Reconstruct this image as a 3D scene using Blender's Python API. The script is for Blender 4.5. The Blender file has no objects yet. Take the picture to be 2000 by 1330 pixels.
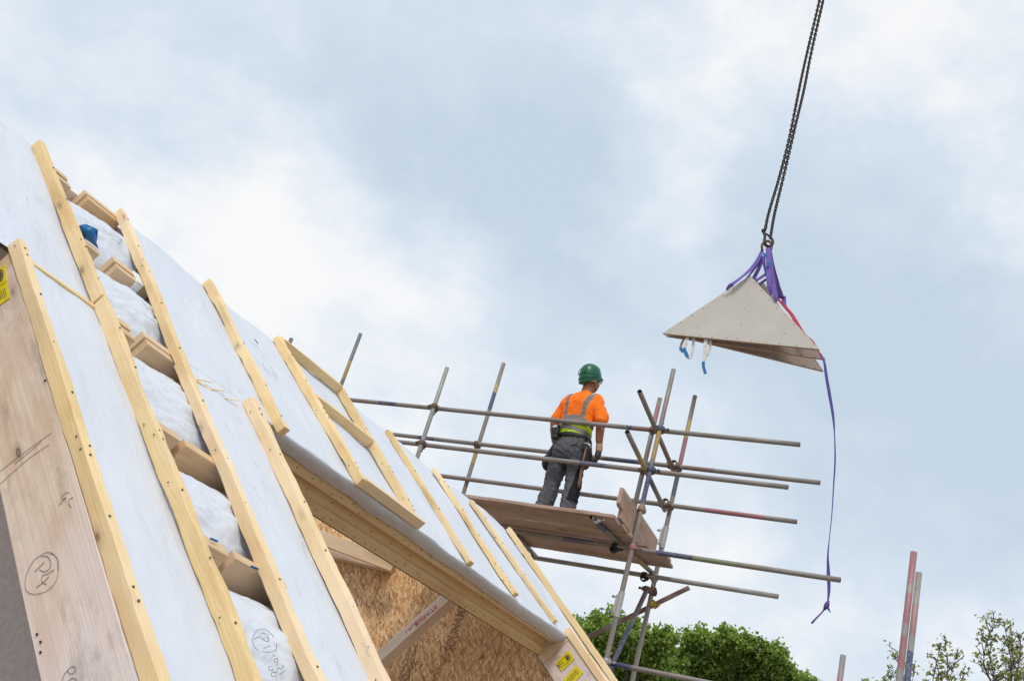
import bpy, bmesh, math, random
import numpy as np
from mathutils import Vector, Matrix, noise as mn

# ------------------------------------------------------------------ camera
scene = bpy.context.scene
COL = scene.collection
PT, RL, FPX = math.radians(25.9347), math.radians(17.2325), 2157.09
CAM = Vector((0, 0, 5.2))
_F = Vector((0, math.cos(PT), math.sin(PT)))
_U0 = Vector((0, -math.sin(PT), math.cos(PT)))
_R = Vector((1, 0, 0)) * math.cos(RL) + _U0 * math.sin(RL)
_U = Vector((1, 0, 0)) * -math.sin(RL) + _U0 * math.cos(RL)
cd = bpy.data.cameras.new("camera")
cam = bpy.data.objects.new("camera", cd)
COL.objects.link(cam)
cd.sensor_width = 36
cd.lens = FPX * 36 / 2000
cd.clip_start = 0.05
cd.clip_end = 2000
cam.matrix_world = Matrix(((_R.x, _U.x, -_F.x, CAM.x), (_R.y, _U.y, -_F.y, CAM.y), (_R.z, _U.z, -_F.z, CAM.z), (0, 0, 0, 1)))
scene.camera = cam


def ray(x, y):
    return ((x - 1000) * _R - (y - 665) * _U + FPX * _F)


def W(x, y, dep):
    return CAM + ray(x, y) * (dep / FPX)


# ------------------------------------------------------------------ light
SUN_EL, SUN_AZ = 52.0, 196.0      # azimuth: clockwise from +Y
sd = Vector((math.sin(math.radians(SUN_AZ)) * math.cos(math.radians(SUN_EL)), math.cos(math.radians(SUN_AZ)) * math.cos(math.radians(SUN_EL)), math.sin(math.radians(SUN_EL))))
sl = bpy.data.lights.new("sun", 'SUN')
sl.energy = 1.7
sl.angle = math.radians(14)
sl.color = (1.0, 0.965, 0.91)
so = bpy.data.objects.new("sun", sl)
COL.objects.link(so)
so.rotation_euler = sd.to_track_quat('Z', 'Y').to_euler()
so.location = (0, 0, 60)

wd = bpy.data.worlds.new("World")
scene.world = wd
wd.use_nodes = True
nt = wd.node_tree
nt.nodes.clear()


def N_(nt, t, **k):
    n = nt.nodes.new(t)
    for a, b in k.items():
        if a == 'ins':
            for i, v in b.items():
                n.inputs[i].default_value = v
        else:
            setattr(n, a, b)
    return n


def math_(nt, op, a, b=None, clamp=False):
    n = nt.nodes.new('ShaderNodeMath')
    n.operation = op
    n.use_clamp = clamp
    for i, v in enumerate((a, b)):
        if v is None:
            continue
        if isinstance(v, (int, float)):
            n.inputs[i].default_value = v
        else:
            nt.links.new(v, n.inputs[i])
    return n.outputs[0]


def mixc(nt, fac, a, b, blend='MIX'):
    n = nt.nodes.new('ShaderNodeMix')
    n.data_type = 'RGBA'
    n.blend_type = blend
    for i, v in ((0, fac), (6, a), (7, b)):
        if isinstance(v, (int, float)):
            n.inputs[i].default_value = v
        elif isinstance(v, tuple):
            n.inputs[i].default_value = v if len(v) == 4 else v + (1,)
        else:
            nt.links.new(v, n.inputs[i])
    return n.outputs[2]


def ramp(nt, val, pts, interp='LINEAR'):
    n = nt.nodes.new('ShaderNodeValToRGB')
    n.color_ramp.interpolation = interp
    e = n.color_ramp.elements
    while len(e) < len(pts):
        e.new(0.5)
    for el, (p, c) in zip(e, pts):
        el.position = p
        el.color = (c, c, c, 1) if isinstance(c, (int, float)) else c + (1,)
    nt.links.new(val, n.inputs[0])
    return n.outputs[0]


def noise_(nt, vec, scale, detail=3, rough=.5, dist=0.0):
    n = N_(nt, 'ShaderNodeTexNoise')
    n.inputs['Scale'].default_value = scale
    n.inputs['Detail'].default_value = detail
    n.inputs['Roughness'].default_value = rough
    n.inputs['Distortion'].default_value = dist
    if vec is not None:
        nt.links.new(vec, n.inputs['Vector'])
    return n


def mapv(nt, vec, sc=(1, 1, 1), loc=(0, 0, 0), rot=(0, 0, 0)):
    m = N_(nt, 'ShaderNodeMapping')
    m.inputs['Scale'].default_value = sc
    m.inputs['Location'].default_value = loc
    m.inputs['Rotation'].default_value = rot
    nt.links.new(vec, m.inputs['Vector'])
    return m.outputs[0]


def world_sky():
    tc = N_(nt, 'ShaderNodeTexCoord')
    g = tc.outputs['Generated']
    sky = N_(nt, 'ShaderNodeTexSky', sky_type='NISHITA')
    sky.sun_disc = False
    sky.sun_elevation = math.radians(SUN_EL)
    sky.sun_rotation = math.radians(SUN_AZ)
    sky.air_density = 1.2
    sky.dust_density = 2.0
    skyc = mixc(nt, 1.0, sky.outputs[0], (0.085, 0.085, 0.085), 'MULTIPLY')
    # wobble the direction so that cloud patches get ragged edges
    n1 = noise_(nt, g, 3.2, 6, .55)
    n2 = noise_(nt, g, 9.0, 5, .6)
    d = N_(nt, 'ShaderNodeVectorMath', operation='SUBTRACT')
    nt.links.new(n1.outputs['Color'], d.inputs[0])
    d.inputs[1].default_value = (.5, .5, .5)
    d2 = N_(nt, 'ShaderNodeVectorMath', operation='SCALE')
    nt.links.new(d.outputs[0], d2.inputs[0])
    d2.inputs['Scale'].default_value = .22
    e = N_(nt, 'ShaderNodeVectorMath', operation='SUBTRACT')
    nt.links.new(n2.outputs['Color'], e.inputs[0])
    e.inputs[1].default_value = (.5, .5, .5)
    e2 = N_(nt, 'ShaderNodeVectorMath', operation='SCALE')
    nt.links.new(e.outputs[0], e2.inputs[0])
    e2.inputs['Scale'].default_value = .16
    a = N_(nt, 'ShaderNodeVectorMath', operation='ADD')
    nt.links.new(g, a.inputs[0]); nt.links.new(d2.outputs[0], a.inputs[1])
    b = N_(nt, 'ShaderNodeVectorMath', operation='ADD')
    nt.links.new(a.outputs[0], b.inputs[0]); nt.links.new(e2.outputs[0], b.inputs[1])
    nz = N_(nt, 'ShaderNodeVectorMath', operation='NORMALIZE')
    nt.links.new(b.outputs[0], nz.inputs[0])
    v = nz.outputs[0]
    # cloud banks: direction, angular radius (deg), weight (+ = thick grey-blue base, - = bright white top)
    banks = [((350, 20), 7, .35), ((560, 150), 8, .5), ((800, 280), 9, .75), ((1000, 430), 8, .75), ((1180, 500), 6, .55),
             ((900, 60), 10, .3), ((1250, 180), 9, .45), ((1560, 560), 8, .6), ((1790, 660), 9, .95), ((1900, 860), 8, .9), ((1700, 560), 5, .4),
             ((1250, 620), 7, .35), ((1750, 950), 6, .25), ((1980, 940), 5, .45), ((200, 60), 5, .3), ((1000, 880), 4, .15),
             ((130, 260), 8, -.3), ((400, 330), 7, -.75), ((560, 450), 6, -.6), ((700, 600), 7, -.45), ((870, 560), 4, -.4), ((300, 560), 9, -.1), ((980, 690), 7, -.4),
             ((1285, 395), 4, -1.25), ((1335, 480), 3, -.6), ((1640, 120), 6, -.45), ((1900, 120), 7, -.35), ((1540, 800), 6, -.35), ((1850, 500), 4, -.3), ((1150, 700), 5, -.35), ((1500, 1050), 8, -.22), ((30, 140), 6, -.35)]
    acc = None
    for (px, py), rad, w in banks:
        r = ray(px, py).normalized()
        dt = N_(nt, 'ShaderNodeVectorMath', operation='DOT_PRODUCT')
        nt.links.new(v, dt.inputs[0])
        dt.inputs[1].default_value = r
        mr = N_(nt, 'ShaderNodeMapRange', interpolation_type='SMOOTHERSTEP')
        nt.links.new(dt.outputs['Value'], mr.inputs[0])
        mr.inputs[1].default_value = math.cos(math.radians(rad * 1.45))
        mr.inputs[2].default_value = 1.0
        mr.inputs[3].default_value = 0
        mr.inputs[4].default_value = w
        acc = mr.outputs[0] if acc is None else math_(nt, 'ADD', acc, mr.outputs[0])
    n3 = noise_(nt, g, 5.2, 9, .60, .12)
    nn = math_(nt, 'MULTIPLY', math_(nt, 'ADD', math_(nt, 'SUBTRACT', n3.outputs[0], .5), math_(nt, 'MULTIPLY', math_(nt, 'SUBTRACT', noise_(nt, mapv(nt, g, (1, 1, 1.6)), 13, 6, .6, .1).outputs[0], .5), .45)), 1.35)
    t = math_(nt, 'ADD', math_(nt, 'MULTIPLY', acc, .25), math_(nt, 'ADD', nn, .40))
    colr = ramp(nt, t, [(0.0, (1.0, 1.0, 1.0)), (.14, (.955, .97, .995)), (.34, (.82, .885, .96)), (.56, (.70, .80, .905)), (.85, (.63, .74, .845)), (1.0, (.59, .705, .81))])
    fin = mixc(nt, .94, skyc, colr)
    bg = N_(nt, 'ShaderNodeBackground')
    nt.links.new(fin, bg.inputs[0])
    bg.inputs[1].default_value = 1.0
    out = N_(nt, 'ShaderNodeOutputWorld')
    nt.links.new(bg.outputs[0], out.inputs[0])


world_sky()
scene.view_settings.view_transform = 'Standard'
scene.view_settings.look = 'None'
scene.view_settings.exposure = 0.0
scene.view_settings.gamma = 1.0
scene.view_settings.use_curve_mapping = False


# ------------------------------------------------------------------ helpers
def set_mat(o, m):
    if m is not None:
        o.data.materials.append(m)


def mk(name, verts, faces, mat, parent=None, M=None, smooth=False, label=None, kind=None, group=None, cat=None, bevel=0):
    me = bpy.data.meshes.new(name)
    me.from_pydata([tuple(v) for v in verts], [], [tuple(f) for f in faces])
    me.update()
    if smooth:
        me.polygons.foreach_set('use_smooth', [True] * len(me.polygons))
    o = bpy.data.objects.new(name, me)
    COL.objects.link(o)
    if mat is not None:
        me.materials.append(mat)
    place(o, parent, M)
    tag(o, label, cat, group, kind)
    if bevel:
        b = o.modifiers.new('bevel', 'BEVEL')
        b.width = bevel
        b.segments = 2
        b.limit_method = 'ANGLE'
        b.angle_limit = math.radians(50)
    return o


def world_m(o):
    m = o.matrix_basis.copy()
    while o.parent:
        o = o.parent
        m = o.matrix_basis @ m
    return m


def place(o, parent, M):
    M = M or Matrix.Identity(4)
    if parent is not None:
        o.parent = parent
        o.matrix_basis = world_m(parent).inverted() @ M
    else:
        o.matrix_basis = M


def tag(o, label=None, cat=None, group=None, kind=None):
    for k, v in (('label', label), ('category', cat), ('group', group), ('kind', kind)):
        if v:
            o[k] = v


def empty(name, loc, label, cat, group=None):
    o = bpy.data.objects.new(name, None)
    COL.objects.link(o)
    o.matrix_basis = Matrix.Translation(loc)
    o.empty_display_size = .2
    tag(o, label, cat, group)
    return o


def frame(o, x, y, z):
    return Matrix(((x.x, y.x, z.x, o.x), (x.y, y.y, z.y, o.y), (x.z, y.z, z.z, o.z), (0, 0, 0, 1)))


def axis_frame(a, b, up=Vector((0, 0, 1))):
    x = (b - a).normalized()
    if abs(x.dot(up)) > .97:
        up = Vector((0, 1, 0))
    y = up.cross(x).normalized()
    z = x.cross(y)
    return frame(a, x, y, z)


class MB:
    """collects shapes for one mesh"""
    def __init__(s):
        s.v, s.f = [], []

    def add(s, v, f, M=None):
        n = len(s.v)
        s.v += [(M @ Vector(p)) if M else Vector(p) for p in v]
        s.f += [tuple(i + n for i in q) for q in f]
        return s

    def box(s, x0, x1, y0, y1, z0, z1, M=None):
        v = [(x, y, z) for x in (x0, x1) for y in (y0, y1) for z in (z0, z1)]
        f = [(0, 1, 3, 2), (4, 6, 7, 5), (0, 4, 5, 1), (2, 3, 7, 6), (0, 2, 6, 4), (1, 5, 7, 3)]
        return s.add(v, f, M)

    def sweep(s, pts, rad, n=10, cap=True, flat=None):
        """round section along a polyline; rad number or list; flat=(a,b) scales"""
        m = len(pts)
        pts = [Vector(p) for p in pts]
        rad = rad if isinstance(rad, (list, tuple)) else [rad] * m
        base = len(s.v)
        up = None
        for i, p in enumerate(pts):
            t = (pts[min(i + 1, m - 1)] - pts[max(i - 1, 0)]).normalized()
            if up is None:
                up = t.orthogonal().normalized()
            else:
                up = (up - t * up.dot(t))
                up = up.normalized() if up.length > 1e-5 else t.orthogonal().normalized()
            bt = t.cross(up)
            for k in range(n):
                a = 2 * math.pi * k / n
                s.v.append(p + (up * math.cos(a) + bt * math.sin(a)) * rad[i])
        for i in range(m - 1):
            for k in range(n):
                k2 = (k + 1) % n
                s.f.append((base + i * n + k, base + i * n + k2, base + (i + 1) * n + k2, base + (i + 1) * n + k))
        if cap:
            s.f.append(tuple(base + k for k in reversed(range(n))))
            s.f.append(tuple(base + (m - 1) * n + k for k in range(n)))
        return s

    def ball(s, c, r, nu=12, nv=8, M=None):
        c = Vector(c)
        r = (r, r, r) if isinstance(r, (int, float)) else r
        v = [(0, 0, r[2])]
        for j in range(1, nv):
            th = math.pi * j / nv
            for i in range(nu):
                ph = 2 * math.pi * i / nu
                v.append((r[0] * math.sin(th) * math.cos(ph), r[1] * math.sin(th) * math.sin(ph), r[2] * math.cos(th)))
        v.append((0, 0, -r[2]))
        f = [(0, 1 + i, 1 + (i + 1) % nu) for i in range(nu)]
        for j in range(nv - 2):
            for i in range(nu):
                a = 1 + j * nu + i
                b = 1 + j * nu + (i + 1) % nu
                f.append((a, a + nu, b + nu, b))
        L = len(v) - 1
        f += [(L, L - nu + (i + 1) % nu, L - nu + i) for i in range(nu)]
        MM = Matrix.Translation(c) @ (M if M else Matrix.Identity(4))
        return s.add(v, f, MM)

    def loft(s, rings):
        """rings: list of equal-length point lists, closed and capped"""
        n = len(rings[0])
        b = len(s.v)
        for r in rings:
            s.v += [Vector(p) for p in r]
        for i in range(len(rings) - 1):
            for k in range(n):
                k2 = (k + 1) % n
                s.f.append((b + i * n + k, b + i * n + k2, b + (i + 1) * n + k2, b + (i + 1) * n + k))
        s.f.append(tuple(b + k for k in reversed(range(n))))
        s.f.append(tuple(b + (len(rings) - 1) * n + k for k in range(n)))
        return s

    def build(s, name, mat, parent=None, **k):
        return mk(name, s.v, s.f, mat, parent, **k)


def fbm(x, y, z=0.0):
    return mn.fractal(Vector((x, y, z)), 1.0, 2.0, 4)


# ------------------------------------------------------------------ materials
def base_mat(name):
    m = bpy.data.materials.new(name)
    m.use_nodes = True
    t = m.node_tree
    bs = t.nodes['Principled BSDF']
    return m, t, bs


def bump(t, bs, h, strength=.3, dist=.01):
    b = N_(t, 'ShaderNodeBump')
    b.inputs['Strength'].default_value = strength
    b.inputs['Distance'].default_value = dist
    t.links.new(h, b.inputs['Height'])
    t.links.new(b.outputs[0], bs.inputs['Normal'])


def plain(name, c, rough=.6, metal=0, spec=None):
    m, t, bs = base_mat(name)
    tc = N_(t, 'ShaderNodeTexCoord')
    n = noise_(t, tc.outputs['Object'], 40, 4)
    cc = mixc(t, ramp(t, n.outputs[0], [(.3, 0.0), (.7, 1.0)]), tuple(x * .86 for x in c), tuple(min(1, x * 1.1) for x in c))
    t.links.new(cc, bs.inputs['Base Color'])
    bs.inputs['Roughness'].default_value = rough
    bs.inputs['Metallic'].default_value = metal
    if spec is not None:
        bs.inputs['Specular IOR Level'].default_value = spec
    return m


def wood(name, c1, c2, knot=(.16, .07, .03), grain=46, dirt=0.0, knots=1.0, tone=.22, stain=None):
    """sawn softwood, grain along local X"""
    m, t, bs = base_mat(name)
    tc = N_(t, 'ShaderNodeTexCoord')
    oi = N_(t, 'ShaderNodeObjectInfo')
    off = N_(t, 'ShaderNodeVectorMath', operation='SCALE')
    cx = N_(t, 'ShaderNodeCombineXYZ')
    for i in range(3):
        t.links.new(oi.outputs['Random'], cx.inputs[i])
    t.links.new(cx.outputs[0], off.inputs[0])
    off.inputs['Scale'].default_value = 37.0
    ad = N_(t, 'ShaderNodeVectorMath', operation='ADD')
    t.links.new(tc.outputs['Object'], ad.inputs[0])
    t.links.new(off.outputs[0], ad.inputs[1])
    v = ad.outputs[0]
    wob = noise_(t, mapv(t, v, (1.1, 5, 5)), 1.6, 3)
    wv = N_(t, 'ShaderNodeTexWave', wave_type='BANDS', bands_direction='DIAGONAL')
    wv.inputs['Scale'].default_value = grain
    wv.inputs['Distortion'].default_value = 9
    wv.inputs['Detail'].default_value = 2
    wv.inputs['Detail Scale'].default_value = .6
    t.links.new(mapv(t, v, (.03, 1, 1)), wv.inputs['Vector'])
    fine = noise_(t, mapv(t, v, (2.2, 130, 130)), 1, 3)
    f = math_(t, 'ADD', math_(t, 'MULTIPLY', wv.outputs['Color'], .17), math_(t, 'MULTIPLY', fine.outputs[0], .55))
    f = math_(t, 'ADD', f, math_(t, 'MULTIPLY', wob.outputs[0], .38), True)
    col = mixc(t, ramp(t, f, [(.28, 0.0), (.78, 1.0)]), c1, c2)
    # tone patches
    tp = noise_(t, mapv(t, v, (2.6, 9, 9)), 1, 4, .6)
    col = mixc(t, math_(t, 'MULTIPLY', ramp(t, tp.outputs[0], [(.45, 0.0), (.68, 1.0)]), .65), col, tuple(x * y for x, y in zip(c2, (.86, .74, .62))))
    lp_ = noise_(t, mapv(t, v, (.9, 2.5, 2.5)), 1, 3)
    col = mixc(t, math_(t, 'MULTIPLY', ramp(t, lp_.outputs[0], [(.40, 0.0), (.62, 1.0)]), .55), col, tuple(min(1, x * y) for x, y in zip(c1, (1.03, 1.08, 1.35))))
    # knots
    vo = N_(t, 'ShaderNodeTexVoronoi', feature='F1')
    vo.inputs['Scale'].default_value = 1.0
    t.links.new(mapv(t, v, (3.0, 7.5, 7.5)), vo.inputs['Vector'])
    kd = ramp(t, vo.outputs['Distance'], [(.0, .55), (.035, .6), (.05, 1.0), (.062, .55), (.10, .25), (.20, 0.0)])
    kr = noise_(t, mapv(t, v, (1.2, 4, 4)), 1, 0)
    km = math_(t, 'MULTIPLY', kd, ramp(t, kr.outputs[0], [(.36, 0.0), (.46, 1.0)]))
    col = mixc(t, math_(t, 'MULTIPLY', km, .85 * knots), col, knot)
    if dirt:
        dn = noise_(t, mapv(t, v, (3.0, 8, 8)), 1.3, 7, .7)
        col = mixc(t, math_(t, 'MULTIPLY', ramp(t, dn.outputs[0], [(.5, 0.0), (.7, 1.0)]), dirt), col, stain or (.12, .10, .085))
    # per-piece tone
    g = math_(t, 'ADD', math_(t, 'MULTIPLY', oi.outputs['Random'], tone), 1 - tone * .62)
    col = mixc(t, 1.0, col, g, 'MULTIPLY')
    t.links.new(col, bs.inputs['Base Color'])
    bs.inputs['Roughness'].default_value = .75
    bs.inputs['Specular IOR Level'].default_value = .25
    hh = math_(t, 'ADD', fine.outputs[0], math_(t, 'MULTIPLY', km, -.6))
    bump(t, bs, hh, .35, .004)
    return m


M_BATTEN = wood('batten_wood', (.90, .69, .37), (.74, .52, .25), tone=.16)
M_BATTEN2 = wood('batten_wood_pink', (.90, .69, .41), (.78, .57, .31), tone=.12)
M_RAFTER = wood('rafter_board', (.80, .68, .565), (.68, .53, .41), dirt=.45, knots=1.25, knot=(.12, .05, .025), grain=18, tone=.05)
M_BEAM = wood('beam_wood', (.76, .56, .31), (.64, .44, .22), tone=.10, knots=.5)
M_NOG = wood('noggin_wood', (.77, .57, .34), (.60, .40, .22), tone=.15, knots=.3)
M_BRACE = wood('brace_wood', (.90, .80, .70), (.84, .71, .60), tone=.05, knots=.4)
M_DECK = wood('deck_board_wood', (.52, .365, .275), (.34, .22, .165), dirt=.5, tone=.4)
M_ENDGRAIN = wood('cut_end', (.62, .40, .20), (.42, .24, .11), knots=0, tone=.1)


def membrane_mat():
    m, t, bs = base_mat('roof_membrane')
    tc = N_(t, 'ShaderNodeTexCoord')
    v = tc.outputs['Object']
    big = noise_(t, v, 2.0, 5, .6)
    fib = noise_(t, mapv(t, v, (260, 90, 90)), 1, 3, .6)
    col = mixc(t, ramp(t, big.outputs[0], [(.35, 0.0), (.7, 1.0)]), (.64, .672, .735), (.69, .714, .768))
    col = mixc(t, math_(t, 'MULTIPLY', ramp(t, fib.outputs[0], [(.35, 0.0), (.65, 1.0)]), .14), col, (.60, .64, .72))
    # scuffs of site dirt, streaked across the sheet
    s1 = noise_(t, mapv(t, v, (9, 2.4, 9), rot=(0, 0, .5)), 1.7, 8, .75, 1.0)
    s2 = noise_(t, v, 1.1, 2)
    sc = math_(t, 'MULTIPLY', ramp(t, s1.outputs[0], [(.56, 0.0), (.68, 1.0)]), ramp(t, s2.outputs[0], [(.44, 0.0), (.60, 1.0)]))
    col = mixc(t, math_(t, 'MULTIPLY', sc, .34), col, (.24, .235, .25))
    sp = N_(t, 'ShaderNodeTexVoronoi', feature='F1')
    sp.inputs['Scale'].default_value = 5.5
    t.links.new(v, sp.inputs['Vector'])
    col = mixc(t, math_(t, 'MULTIPLY', ramp(t, sp.outputs['Distance'], [(.02, 1.0), (.035, 0.0)]), .5), col, (.12, .12, .14))
    t.links.new(col, bs.inputs['Base Color'])
    bs.inputs['Roughness'].default_value = .55
    bs.inputs['Specular IOR Level'].default_value = .35
    cr = noise_(t, mapv(t, v, (9, 3, 9)), 1, 3, .5, .8)
    h = math_(t, 'ADD', math_(t, 'MULTIPLY', cr.outputs[0], 1.0), math_(t, 'MULTIPLY', fib.outputs[0], .10))
    bump(t, bs, h, .45, .02)
    return m


M_MEMB = membrane_mat()


def osb_mat():
    m, t, bs = base_mat('osb_board')
    tc = N_(t, 'ShaderNodeTexCoord')
    v = tc.outputs['Object']
    w = noise_(t, v, 7, 3)
    vv = N_(t, 'ShaderNodeVectorMath', operation='SCALE')
    t.links.new(w.outputs['Color'], vv.inputs[0])
    vv.inputs['Scale'].default_value = .05
    va = N_(t, 'ShaderNodeVectorMath', operation='ADD')
    t.links.new(v, va.inputs[0]); t.links.new(vv.outputs[0], va.inputs[1])
    v = va.outputs[0]
    lay = []
    for i, (rot, sx, sz) in enumerate(((.12, 68, 10), (-.35, 80, 13), (.55, 62, 14), (-.7, 90, 18))):
        vo = N_(t, 'ShaderNodeTexVoronoi', feature='F1')
        vo.inputs['Scale'].default_value = 1
        vo.inputs['Randomness'].default_value = 1
        t.links.new(mapv(t, mapv(t, v, rot=(0, rot, 0)), (sx, .01, sz), (i * 7.3, 0, i * 3.1)), vo.inputs['Vector'])
        sx_ = N_(t, 'ShaderNodeSeparateColor')
        t.links.new(vo.outputs['Color'], sx_.inputs[0])
        lay.append((sx_.outputs[0], sx_.outputs[1], vo.outputs['Distance']))
    tone = lay[0][0]
    dist = lay[0][2]
    for r, g, d in lay[1:]:
        sel = ramp(t, g, [(.54, 0.0), (.56, 1.0)])
        n = N_(t, 'ShaderNodeMix', data_type='FLOAT')
        t.links.new(sel, n.inputs[0]); t.links.new(tone, n.inputs[2]); t.links.new(r, n.inputs[3])
        tone = n.outputs[0]
        n = N_(t, 'ShaderNodeMix', data_type='FLOAT')
        t.links.new(sel, n.inputs[0]); t.links.new(dist, n.inputs[2]); t.links.new(d, n.inputs[3])
        dist = n.outputs[0]
    col = ramp(t, tone, [(0.0, (.26, .11, .04)), (.08, (.46, .22, .085)), (.45, (.76, .44, .19)), (.8, (.88, .56, .27)), (1.0, (.95, .74, .45))])
    col = mixc(t, math_(t, 'MULTIPLY', ramp(t, dist, [(.5, 0.0), (.9, 1.0)]), .5), col, (.17, .08, .035))
    bn = noise_(t, v, 1.5, 3)
    col = mixc(t, math_(t, 'MULTIPLY', ramp(t, bn.outputs[0], [(.4, 0.0), (.7, 1.0)]), .35), col, (.48, .27, .13))
    fn = noise_(t, mapv(t, v, (150, 1, 60)), 1, 3)
    col = mixc(t, .25, col, ramp(t, fn.outputs[0], [(.3, .2), (.7, .9)]), 'OVERLAY')
    t.links.new(col, bs.inputs['Base Color'])
    bs.inputs['Roughness'].default_value = .6
    bump(t, bs, dist, .3, .004)
    return m


M_OSB = osb_mat()


def tube_mat(name, bands=(), rust=.5, tint=(.29, .265, .245)):
    """weathered galvanised scaffold tube with owner's paint bands [(x0,x1,colour)] along its length"""
    m, t, bs = base_mat(name)
    tc = N_(t, 'ShaderNodeTexCoord')
    oi = N_(t, 'ShaderNodeObjectInfo')
    cx = N_(t, 'ShaderNodeCombineXYZ')
    t.links.new(math_(t, 'MULTIPLY', oi.outputs['Random'], 41), cx.inputs[0])
    ad = N_(t, 'ShaderNodeVectorMath', operation='ADD')
    t.links.new(tc.outputs['Object'], ad.inputs[0]); t.links.new(cx.outputs[0], ad.inputs[1])
    v = ad.outputs[0]
    n1 = noise_(t, mapv(t, v, (7, 25, 25)), 1, 6, .65)
    n2 = noise_(t, mapv(t, v, (3, 12, 12)), 1, 5, .7)
    n3 = noise_(t, mapv(t, v, (60, 90, 90)), 1, 4, .7)
    col = mixc(t, ramp(t, n1.outputs[0], [(.35, 0.0), (.65, 1.0)]), tint, tuple(x * .72 for x in tint))
    col = mixc(t, math_(t, 'MULTIPLY', ramp(t, n2.outputs[0], [(.45, 0.0), (.7, 1.0)]), rust), col, (.26, .155, .10))
    col = mixc(t, math_(t, 'MULTIPLY', ramp(t, n3.outputs[0], [(.58, 0.0), (.72, 1.0)]), .45), col, (.52, .51, .49))
    if bands:
        sx = N_(t, 'ShaderNodeSeparateXYZ')
        t.links.new(tc.outputs['Object'], sx.inputs[0])
        x = math_(t, 'ADD', sx.outputs[0], math_(t, 'MULTIPLY', math_(t, 'SUBTRACT', n1.outputs[0], .5), .10))
        wear = ramp(t, n3.outputs[0], [(.42, .95), (.60, .30)])
        wear = math_(t, 'MULTIPLY', wear, ramp(t, n2.outputs[0], [(.5, 1.0), (.66, .25)]))
        for x0, x1, c in bands:
            a = math_(t, 'MULTIPLY', math_(t, 'GREATER_THAN', x, x0), math_(t, 'LESS_THAN', x, x1))
            col = mixc(t, math_(t, 'MULTIPLY', a, wear), col, c)
    t.links.new(col, bs.inputs['Base Color'])
    bs.inputs['Metallic'].default_value = .25
    bs.inputs['Roughness'].default_value = .55
    bump(t, bs, n3.outputs[0], .25, .002)
    return m


BLUE, YEL, PINK, RED = (.02, .05, .17), (.50, .34, .05), (.40, .11, .15), (.24, .11, .10)
M_TUBE = tube_mat('scaffold_tube')
M_CLAMP = plain('coupler_steel', (.16, .105, .075), .6, .5)
M_CLAMPG = plain('coupler_galvanised', (.42, .40, .38), .45, .6)
M_DARK = plain('tube_inside', (.06, .04, .03), .8)

# ------------------------------------------------------------------ ground (structure)
m, t, bs = base_mat('ground_soil')
tc = N_(t, 'ShaderNodeTexCoord')
n = noise_(t, tc.outputs['Object'], .25, 8, .65)
t.links.new(ramp(t, n.outputs[0], [(.3, (.16, .17, .10)), (.5, (.30, .27, .22)), (.7, (.42, .38, .33))]), bs.inputs['Base Color'])
bs.inputs['Roughness'].default_value = .95
gv, gf = [], []
G = 40
for j in range(G + 1):
    for i in range(G + 1):
        x = (i / G * 2 - 1); y = (j / G * 2 - 1)
        x = 900 * x * abs(x); y = 900 * y * abs(y)
        z = .25 * fbm(x * .05, y * .05) if abs(x) + abs(y) > 25 else 0
        gv.append((x, y, z))
for j in range(G):
    for i in range(G):
        a = j * (G + 1) + i
        gf.append((a, a + 1, a + G + 2, a + G + 1))
mk('ground', gv, gf, m, kind='structure', smooth=True)

# ------------------------------------------------------------------ roof frame of reference
H = 1.29
YR, SL = math.radians(52.2398), math.radians(40.4136)
Rr = Vector((math.cos(YR), math.sin(YR), 0))
Rh = Vector((-math.sin(YR), math.cos(YR), 0))
Rb = Rh * math.cos(SL) + Vector((0, 0, math.sin(SL)))
Rn = Rr.cross(Rb)
RO = CAM - Rn * H


def RP(u, v, w=0.0):
    """roof coordinates (multiples of the camera's height over the roof) to world"""
    return RO + (Rr * u + Rb * v + Rn * w) * H


def roof_uv(x, y, w=0.0):
    r = ray(x, y)
    t_ = -(H - w * H) / r.dot(Rn)
    p = r * t_
    return p.dot(Rr) / H, p.dot(Rb) / H


house = empty('timber_frame_house', RP(2.8, .9) * 1.0, "half-built timber house with steep membrane-covered roof, yellow battens and an opening onto osb wall", "house")
house.matrix_basis = Matrix.Translation(Vector((RP(2.8, .9).x, RP(2.8, .9).y, 0)))


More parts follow.
